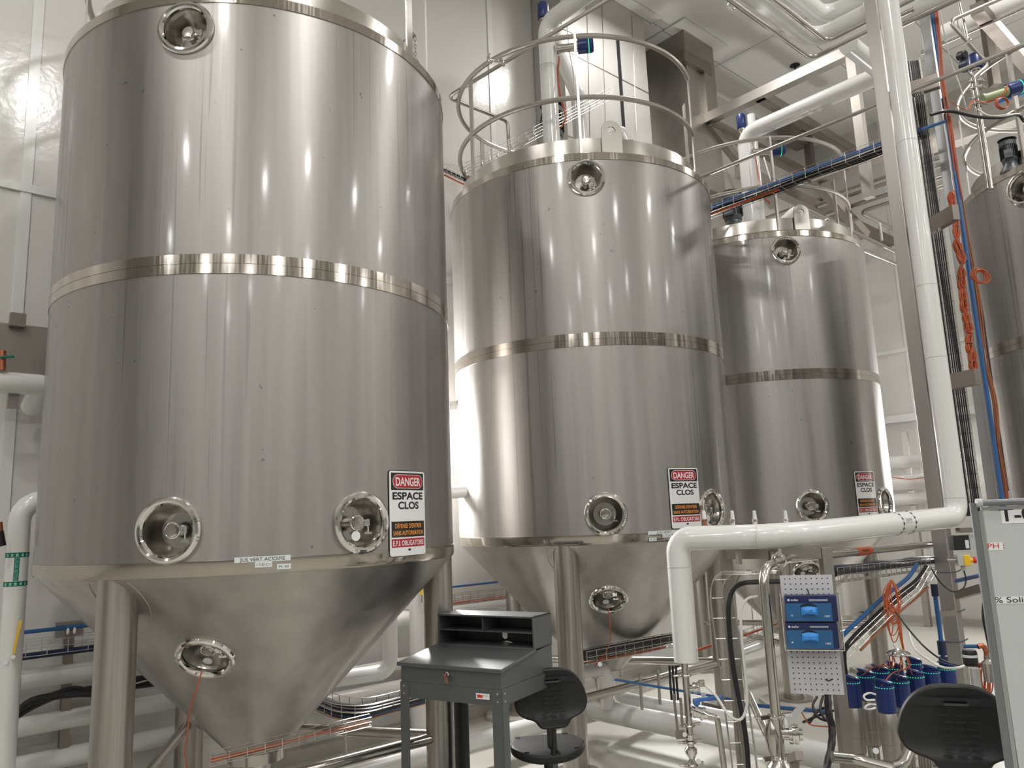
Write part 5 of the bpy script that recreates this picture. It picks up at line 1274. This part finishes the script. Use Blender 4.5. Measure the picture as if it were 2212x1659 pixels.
# blue vertical line left of the column
q = at(2031, 1370, 5.3); x_, y_ = q.x, q.y
t = empty('air_conduit', V((x_, y_, .9)), 'blue pipe with black fittings standing just left of the column', 'pipe')
MB().cyl(V((x_, y_, at(2038, 1480, 5.3).z)), V((x_, y_, at(2017, 1268, 5.3).z)), .014).build('tube', 'tube_blue', t)
for y0, y1, r_ in ((1262, 1288, .022), (1385, 1415, .026), (1420, 1438, .028)): MB().cyl(V((x_, y_, at(2020, y1, 5.3).z)), V((x_, y_, at(2020, y0, 5.3).z)), r_).build('fitting', 'cable_navy', t)
z_ = at(2028, 1327, 5.3).z; MB().box(V((x_+.07, y_+.02, z_)), (.12, .03, .035)).build('pipe_clip', 'frame_steel', t)
q1, q2 = at(2066, 1255, 5.3), at(2117, 1243, 5.0); run('air_conduit', [q1, q2], .013, 'tube_blue', 'short level blue pipe right of the column', 'pipe')
one('steel_bar', MB().bar(at(2070, 1286, 5.3), at(2125, 1270, 5.0), .05, .05, EZ), 'dark_steel', 'short dark bar right of the column below the yellow stop box', 'bar')
q = at(1958, 1120, 6.2)
for i, y in enumerate((1234, 1320, 1384)):
    p = at(2045+i*6, y, 5.45); one('cable_tie', MB().tube(smoothpath([p-V((.09, 0, 0)), p+V((-.04, -.03, -.005)), p+V((.04, -.03, -.005)), p+V((.10, -.01, .01))]), .004, 6), 'cable_navy', 'dark blue tie strapped round the column, %s one' % ('top', 'middle', 'bottom')[i], 'tie')
# emergency stop box
e0 = at(2079, 1210, 5.0); t = empty('stop_button', e0, 'yellow and grey emergency stop box with a red mushroom button', 'switch')
ex = V((1, -.25, -.02)).normalized(); ey = EZ.cross(ex).normalized(); ez_ = ex.cross(ey)
MB().box(e0-ex*.018, (.035, .07, .065), (ex, ey, ez_)).build('rear_shell', 'plastic_grey', t, bevel=.004)
MB().box(e0+ex*.018, (.038, .07, .065), (ex, ey, ez_)).build('front_shell', 'yellow', t, bevel=.004)
MB().lathe(e0+ex*.036, ex, [(0, .015), (.022, .013)], 20).build('collar', 'yellow', t)
MB().lathe(e0+ex*.057, ex, [(0, .012), (.004, .018), (.014, .020), (.022, .016), (.024, .001)], 24).build('push_button', 'red', t)
MB().cyl(e0-ez_*.033, e0-ez_*.062, .014).build('cable_gland', 'plastic_grey', t)
MB().tube(smoothpath([e0-EZ*.06, e0-EZ*.12+V((.005, 0, 0)), e0-EZ*.17-V((.02, 0, 0)), e0-EZ*.185-V((.09, 0, 0)), e0-EZ*.12-V((.16, 0, 0)), e0-EZ*.04-V((.2, 0, 0))]), .0045, 8).build('lead', 'cable_black', t)
MB().cyl(e0-ex*.035, e0-ex*.09, .014).build('bracket', 'frame_steel', t)
# black junction box above it
j0 = at(2072, 1172, 5.0); t = empty('junction_box', j0, 'black junction box with grey side plate above the yellow stop box', 'box')
MB().box(j0, (.10, .06, .09)).build('housing', 'cable_black', t, bevel=.004); MB().box(j0+V((.03, -.032, -.01)), (.022, .003, .05)).build('label', 'label_white', t)
MB().box(j0+V((.075, .01, .0)), (.04, .05, .09)).build('side_plate', 'plastic_grey', t)
MB().box(j0+V((.04, -.01, .075)), (.09, .05, .03)).build('bracket', 'dark_steel', t)
# small station beside the whiteboard
k0 = at(2096, 1423, 4.35); t = empty('sensor_head', k0, 'black round sensor can with a white strip beside the column foot', 'sensor')
MB().lathe(k0, EZ, [(-.036, .03), (-.03, .036), (.035, .036), (.045, .03), (.046, .001)], 28).build('can', 'cable_black', t)
MB().lathe(k0+EZ*.008, EZ, [(0, .0365), (.001, .0375), (.013, .0375), (.014, .0365)], 28).build('strip', 'label_white', t)
k1 = at(2108, 1470, 4.3); t = empty('transmitter_box', k1, 'small grey upright box under the black sensor can', 'box')
MB().box(k1, (.04, .03, .13)).build('housing', 'plastic_grey', t, bevel=.004); MB().cyl(k1-EZ*.065, k1-EZ*.09, .009).build('plug', 'cable_black', t)
coil(2125, 1468, 4.35, 26, 66, 41, 'orange cable hank hanging beside the whiteboard post', 12, None, False)
one('float_can', MB().lathe(at(2139, 1450, 4.2), EZ, [(-.055, .012), (-.05, .032), (.04, .036), (.05, .026), (.06, .012), (.08, .012)], 28), 'pipe_steel', 'small steel can in front of the orange hank by the whiteboard', 'can')
run('elbow_tube', path((2112, 1397, 4.3), (2125, 1393, 4.3), (2131, 1410, 4.3), (2131, 1425, 4.3)), .013, 'copper_pink', 'small bent tube above the steel can', 'pipe', .03)
run('air_conduit', path((2082, 1396, 4.35), (2112, 1396, 4.3)), .010, 'tube_blue', 'tiny blue air fitting beside the column at bench height', 'pipe')

# ------------------------------------------------------------------ silver drop pipe with valve
D0 = at(1647, 1228, 4.05); d1_ = at(1700, 1207, 4.35); d2_ = at(2032, 1174, 5.75)
zb = at(1680, 1546, 4.05).z
run('drop_pipe', [V((D0.x, D0.y, zb)), V((D0.x, D0.y, D0.z)), d1_, d2_], .0245, 'pipe_steel', 'silver pipe coming from the right and dropping left of the pegboard', 'pipe', [.10, .2], n=24)
x_, y_ = D0.x, D0.y; Pz = lambda py: at(1680, py, 4.05).z
t = empty('drop_valve', V((x_, y_, 0)), 'clamped steel body with round side valve at the foot of the silver pipe', 'valve')
MB().lathe(V((x_, y_, 0)), EZ, [(Pz(1659)-.05, .06), (Pz(1655), .062), (Pz(1645), .045), (Pz(1630), .027), (Pz(1560), .029), (Pz(1548)+.002, .03)], 32).build('tube', 'pipe_steel', t)
sd = V((-.010, .03, 0)); MB().lathe(V((x_, y_, 0))+V((-.018, .01, 0)), EZ, [(Pz(1650), .02), (Pz(1620), .034), (Pz(1590), .042), (Pz(1570), .034), (Pz(1558), .022)], 24).build('bulged_body', 'pipe_steel', t)
for z in (Pz(1547), Pz(1636)):
    mb = MB(); c_ = V((x_, y_, z)); mb.torus(c_, EZ, .034, .009, 24, 8); mb.bar(c_-V((.03, .01, 0)), c_-V((.085, .02, .0)), .02, .016); mb.bar(c_+V((.03, 0, .004)), c_+V((.075, -.01, .008)), .02, .016); mb.cyl(c_-V((.11, .01, 0)), c_-V((.045, .01, 0)), .005, n=8); mb.build('clamp', 'chrome', t)
c_ = V((x_, y_, Pz(1585))); e = V((1, -.25, 0)).normalized()
MB().lathe(c_, e, [(.02, .028), (.05, .028), (.052, .046), (.066, .048), (.068, .044), (.078, .044), (.080, .048), (.095, .046), (.10, .03), (.115, .028), (.116, .001)], 32).build('side_valve', 'chrome', t)
MB().bar(c_+e*.04+EZ*.045, c_+e*.10+EZ*.13+V((.03, 0, 0)), .008, .03).build('valve_lever', 'plastic_grey', t); MB().cyl(c_+e*.045+EZ*.03, c_+e*.035+EZ*.08, .013, .009).build('valve_stem', 'hose_white', t)
p = along(d1_, (d2_-d1_), 1862); dd = (d2_-d1_).normalized(); e = (V((0, -1, .2))-dd*V((0, -1, .2)).dot(dd)).normalized(); s_ = dd.cross(e)
o_l = MB().lathe(p-dd*.09, dd, [(0, .0246), (.001, .0262), (.189, .0262), (.19, .0246)], 24).build('pipe_wrap', 'cable_orange'); tag(o_l, 'orange wrap label around the silver pipe right of the pegboard', 'label')
mb = MB(); text_on(mb, 'CONDENSAT', .016, lambda X, Y: p+e*.0268+dd*X+s_*-Y, 0, .10, dy=-.008); mb.build('lettering', 'text_black', o_l)
mb = MB(); q = at(1682, 1211, 4.2); clampring(mb, q, (d1_-D0).normalized(), .034, V((0, -.5, .85))); one('pipe_clamp', mb, 'chrome', 'clamp on the silver pipe just right of its elbow', 'clamp')
q = at(1688, 1232, 4.6); one('pipe_stub', MB().cyl(q, q-EZ*.14, .028), 'pipe_steel', 'short steel stub behind the silver pipe elbow', 'pipe')
# brass and plastic air couplings standing on the white pipe
for i, x in enumerate((1522, 1583, 1631, 1698)):
    p = at(x, 1127, 4.75); t = empty('sample_tap', p, 'small polished coupling poking up behind the white pipe, %s' % ('leftmost', 'second from the left', 'third from the left', 'rightmost')[i], 'coupling', None)
    MB().lathe(p-EZ*.05, EZ, [(0, .02), (.03, .02), (.032, .015), (.055, .015), (.057, .018), (.065, .018)], 20).build('base', 'key_brass' if i in (0,) else 'chrome', t)
    MB().lathe(p+EZ*.015, EZ, [(0, .012), (.05, .009), (.052, .001)], 16).build('nipple', 'hose_white', t)
# ------------------------------------------------------------------ sample valve stack under the pipe end
S0 = at(1479, 1432, 4.6); sx0, sy0 = S0.x, S0.y; Sz = lambda py: at(1485, py, 4.6).z; SV = lambda z: V((sx0, sy0, z))
t = empty('valve_stack', V((sx0, sy0, 0)), 'stack of clamped steel fittings with a blue lever under the white pipe end', 'valve')
MB().cyl(SV(Sz(1590)), SV(Sz(1425)), .0195, n=24).build('riser', 'pipe_steel', t)
MB().lathe(SV(0), EZ, [(Sz(1680), .03), (Sz(1652), .024), (Sz(1640), .016), (Sz(1626), .034), (Sz(1618), .034), (Sz(1612), .018), (Sz(1600), .018), (Sz(1598), .026), (Sz(1586), .026), (Sz(1584), .018)], 28).build('reducer', 'chrome', t)
for z in (1458, 1567, 1603, 1652):
    c_ = SV(Sz(z)); mb = MB(); mb.torus(c_, EZ, .026, .008, 20, 8); mb.bar(c_+V((.02, 0, .003)), c_+V((.062, -.01, .01)), .018, .014); mb.bar(c_-V((.02, 0, 0)), c_-V((.045, .01, 0)), .018, .014); mb.cyl(c_-V((.07, .01, .0)), c_-V((.02, .01, -.001)), .006, n=8); mb.build('clamp', 'pipe_steel', t)
c_ = SV(Sz(1488)); e = V((1, -.2, .12)).normalized()
MB().lathe(c_, e, [(.015, .02), (.035, .02), (.037, .030), (.05, .032), (.052, .028), (.062, .028), (.064, .032), (.072, .030), (.074, .001)], 24).build('side_port', 'chrome', t)
MB().box(c_+e*.085+EZ*.02, (.03, .02, .035)).build('wing_nut', 'pipe_steel', t); MB().cyl(c_+e*.09-EZ*.04, c_+e*.09-EZ*.041+V((0, -.003, 0)), .014).build('tag', 'hose_white', t)
c_ = SV(Sz(1537))+V((.055, -.03, 0)); e = V((1, -.25, -.35)).normalized()
bv = MB().lathe(c_-e*.045, e, [(0, .02), (.015, .02), (.017, .036), (.032, .036), (.034, .030), (.056, .030), (.058, .038), (.072, .038), (.074, .02), (.09, .018)], 28).build('ball_valve', 'chrome', t)
MB().box(c_+V((-.012, 0, .055)), (.036, .03, .035)).build('lever_hub', 'lever_blue', bv, bevel=.006); MB().bar(c_+V((-.01, 0, .065)), c_+V((.13, -.01, .075)), .012, .022, EZ).build('blue_lever', 'lever_blue', bv, bevel=.004)
MB().bar(c_+V((.02, .01, .045)), c_+V((.13, .05, .008)), .01, .016, EZ).build('rear_lever', 'dark_steel', bv)
MB().pipe([c_+e*.05, c_+e*.05+V((.045, -.01, -.01)), c_+V((.115, -.03, -.45))], .0165, .05, 20).build('outlet_tube', 'pipe_steel', t)
for i, (x0, x1) in enumerate(((1455, 1465), (1470, 1474))): MB().bar(at(x0, 1500+i*8, 4.55), at(x1, 1588-i*20, 4.55), .012, .022, V((0, 1, 0))).build('grey_lever', 'dark_steel', t)
MB().box(SV(Sz(1585))-V((.055, .01, 0)), (.05, .03, .04)).build('lever_block', 'dark_steel', t)
MB().cyl(SV(Sz(1583))+V((-.035, -.03, 0)), SV(Sz(1583))+V((-.035, -.033, 0)), .013).build('tag', 'hose_white', t); MB().cyl(SV(Sz(1642))+V((.03, -.03, 0)), SV(Sz(1642))+V((.03, -.033, 0)), .014).build('tag', 'hose_white', t)
for i, x in enumerate((1446, 1453, 1460)):
    one('power_cable', MB().tube([at(x, 1438, 4.9), at(x+2, 1475, 4.9), at(x+5, 1512, 4.9)], .007, 8), 'cable_black', 'black cable hanging left of the valve stack', 'cable', 'black cables left of the valve stack')
# hoses and tray on the left post of the frame
one('power_cable', MB().tube(smoothpath(path((1690, 1256, 4.35), (1645, 1257, 4.4), (1605, 1260, 4.45), (1583, 1275, 4.5), (1574, 1310, 4.5), (1577, 1380, 4.5), (1584, 1440, 4.5), (1594, 1500, 4.5), (1606, 1560, 4.5), (1613, 1610, 4.5), (1617, 1665, 4.5))), .0135, 10), 'cable_black', 'black hose bending over the frame and down its left post', 'hose')
one('air_hose', MB().tube(smoothpath(path((1636, 1287, 4.45), (1612, 1296, 4.45), (1600, 1330, 4.45), (1606, 1420, 4.45), (1612, 1480, 4.45), (1613, 1525, 4.45), (1600, 1554, 4.45), (1575, 1545, 4.45), (1548, 1505, 4.5), (1524, 1480, 4.55))), .0075, 10), 'hose_white', 'milky white hose looping from the frame to the valve stack', 'hose')
Q = smoothpath(path((1650, 1240, 4.42), (1605, 1240, 4.46), (1582, 1241, 4.5), (1564, 1260, 4.52), (1560, 1300, 4.54), (1572, 1400, 4.54), (1586, 1500, 4.54), (1600, 1600, 4.54), (1610, 1680, 4.54)), 5)
one('cable_tray', basket(Q, V((1, -.1, 0)), V((0, -.4, .3)), .13, .03, .11, .0022), 'wire', 'wire tray wrapping over the left post of the frame', 'cable tray')
one('frame_brace', MB().cyl(at(1617, 1500, 4.9), at(1655, 1585, 4.6), .02), 'pipe_steel', 'short slanting steel strut right of the left frame post', 'brace')
# black corrugated hose under the pegboard and tangle
q = smoothpath(path((1788, 1500, 4.25), (1790, 1540, 4.2), (1797, 1570, 4.2), (1796, 1610, 4.15), (1784, 1665, 4.1)), 8)
one('corrugated_hose', MB().tube(q, .018, 10, rfun=lambda t_: 1+.06*sin(t_*160)), 'cable_black', 'ribbed black hose dropping from behind the pegboard', 'hose')
for i, P in enumerate((((1765, 1505, 4.5), (1756, 1525, 4.45), (1768, 1550, 4.4), (1800, 1560, 4.4)), ((1778, 1503, 4.5), (1772, 1535, 4.45), (1790, 1560, 4.4), (1820, 1575, 4.4)), ((1735, 1560, 4.4), (1770, 1545, 4.45), (1800, 1535, 4.5)), ((1748, 1562, 4.4), (1768, 1535, 4.5), (1785, 1528, 4.5)))):
    one('power_cable', MB().tube(smoothpath([at(*k) for k in P]), .007, 8), 'cable_black', 'loose black cable in the tangle under the pegboard', 'cable', 'loose black cables under the pegboard')
one('signal_cable', MB().tube(smoothpath(path((1715, 1529, 4.3), (1728, 1535, 4.3), (1740, 1553, 4.3), (1752, 1566, 4.3), (1790, 1570, 4.3))), .0035, 6), 'cable_orange', 'thin orange cable looping beside the silver pipe valve', 'cable')
# floor standing square bracket at the bottom
one('floor_bracket', MB().bar(at(1716, 1640, 3.9), at(1716, 1700, 3.9), .035, .035).bar(at(1708, 1640, 3.95), at(1727, 1632, 3.7), .035, .035, EZ), 'dark_steel', 'small square steel bracket near the floor right of the silver pipe', 'bracket')
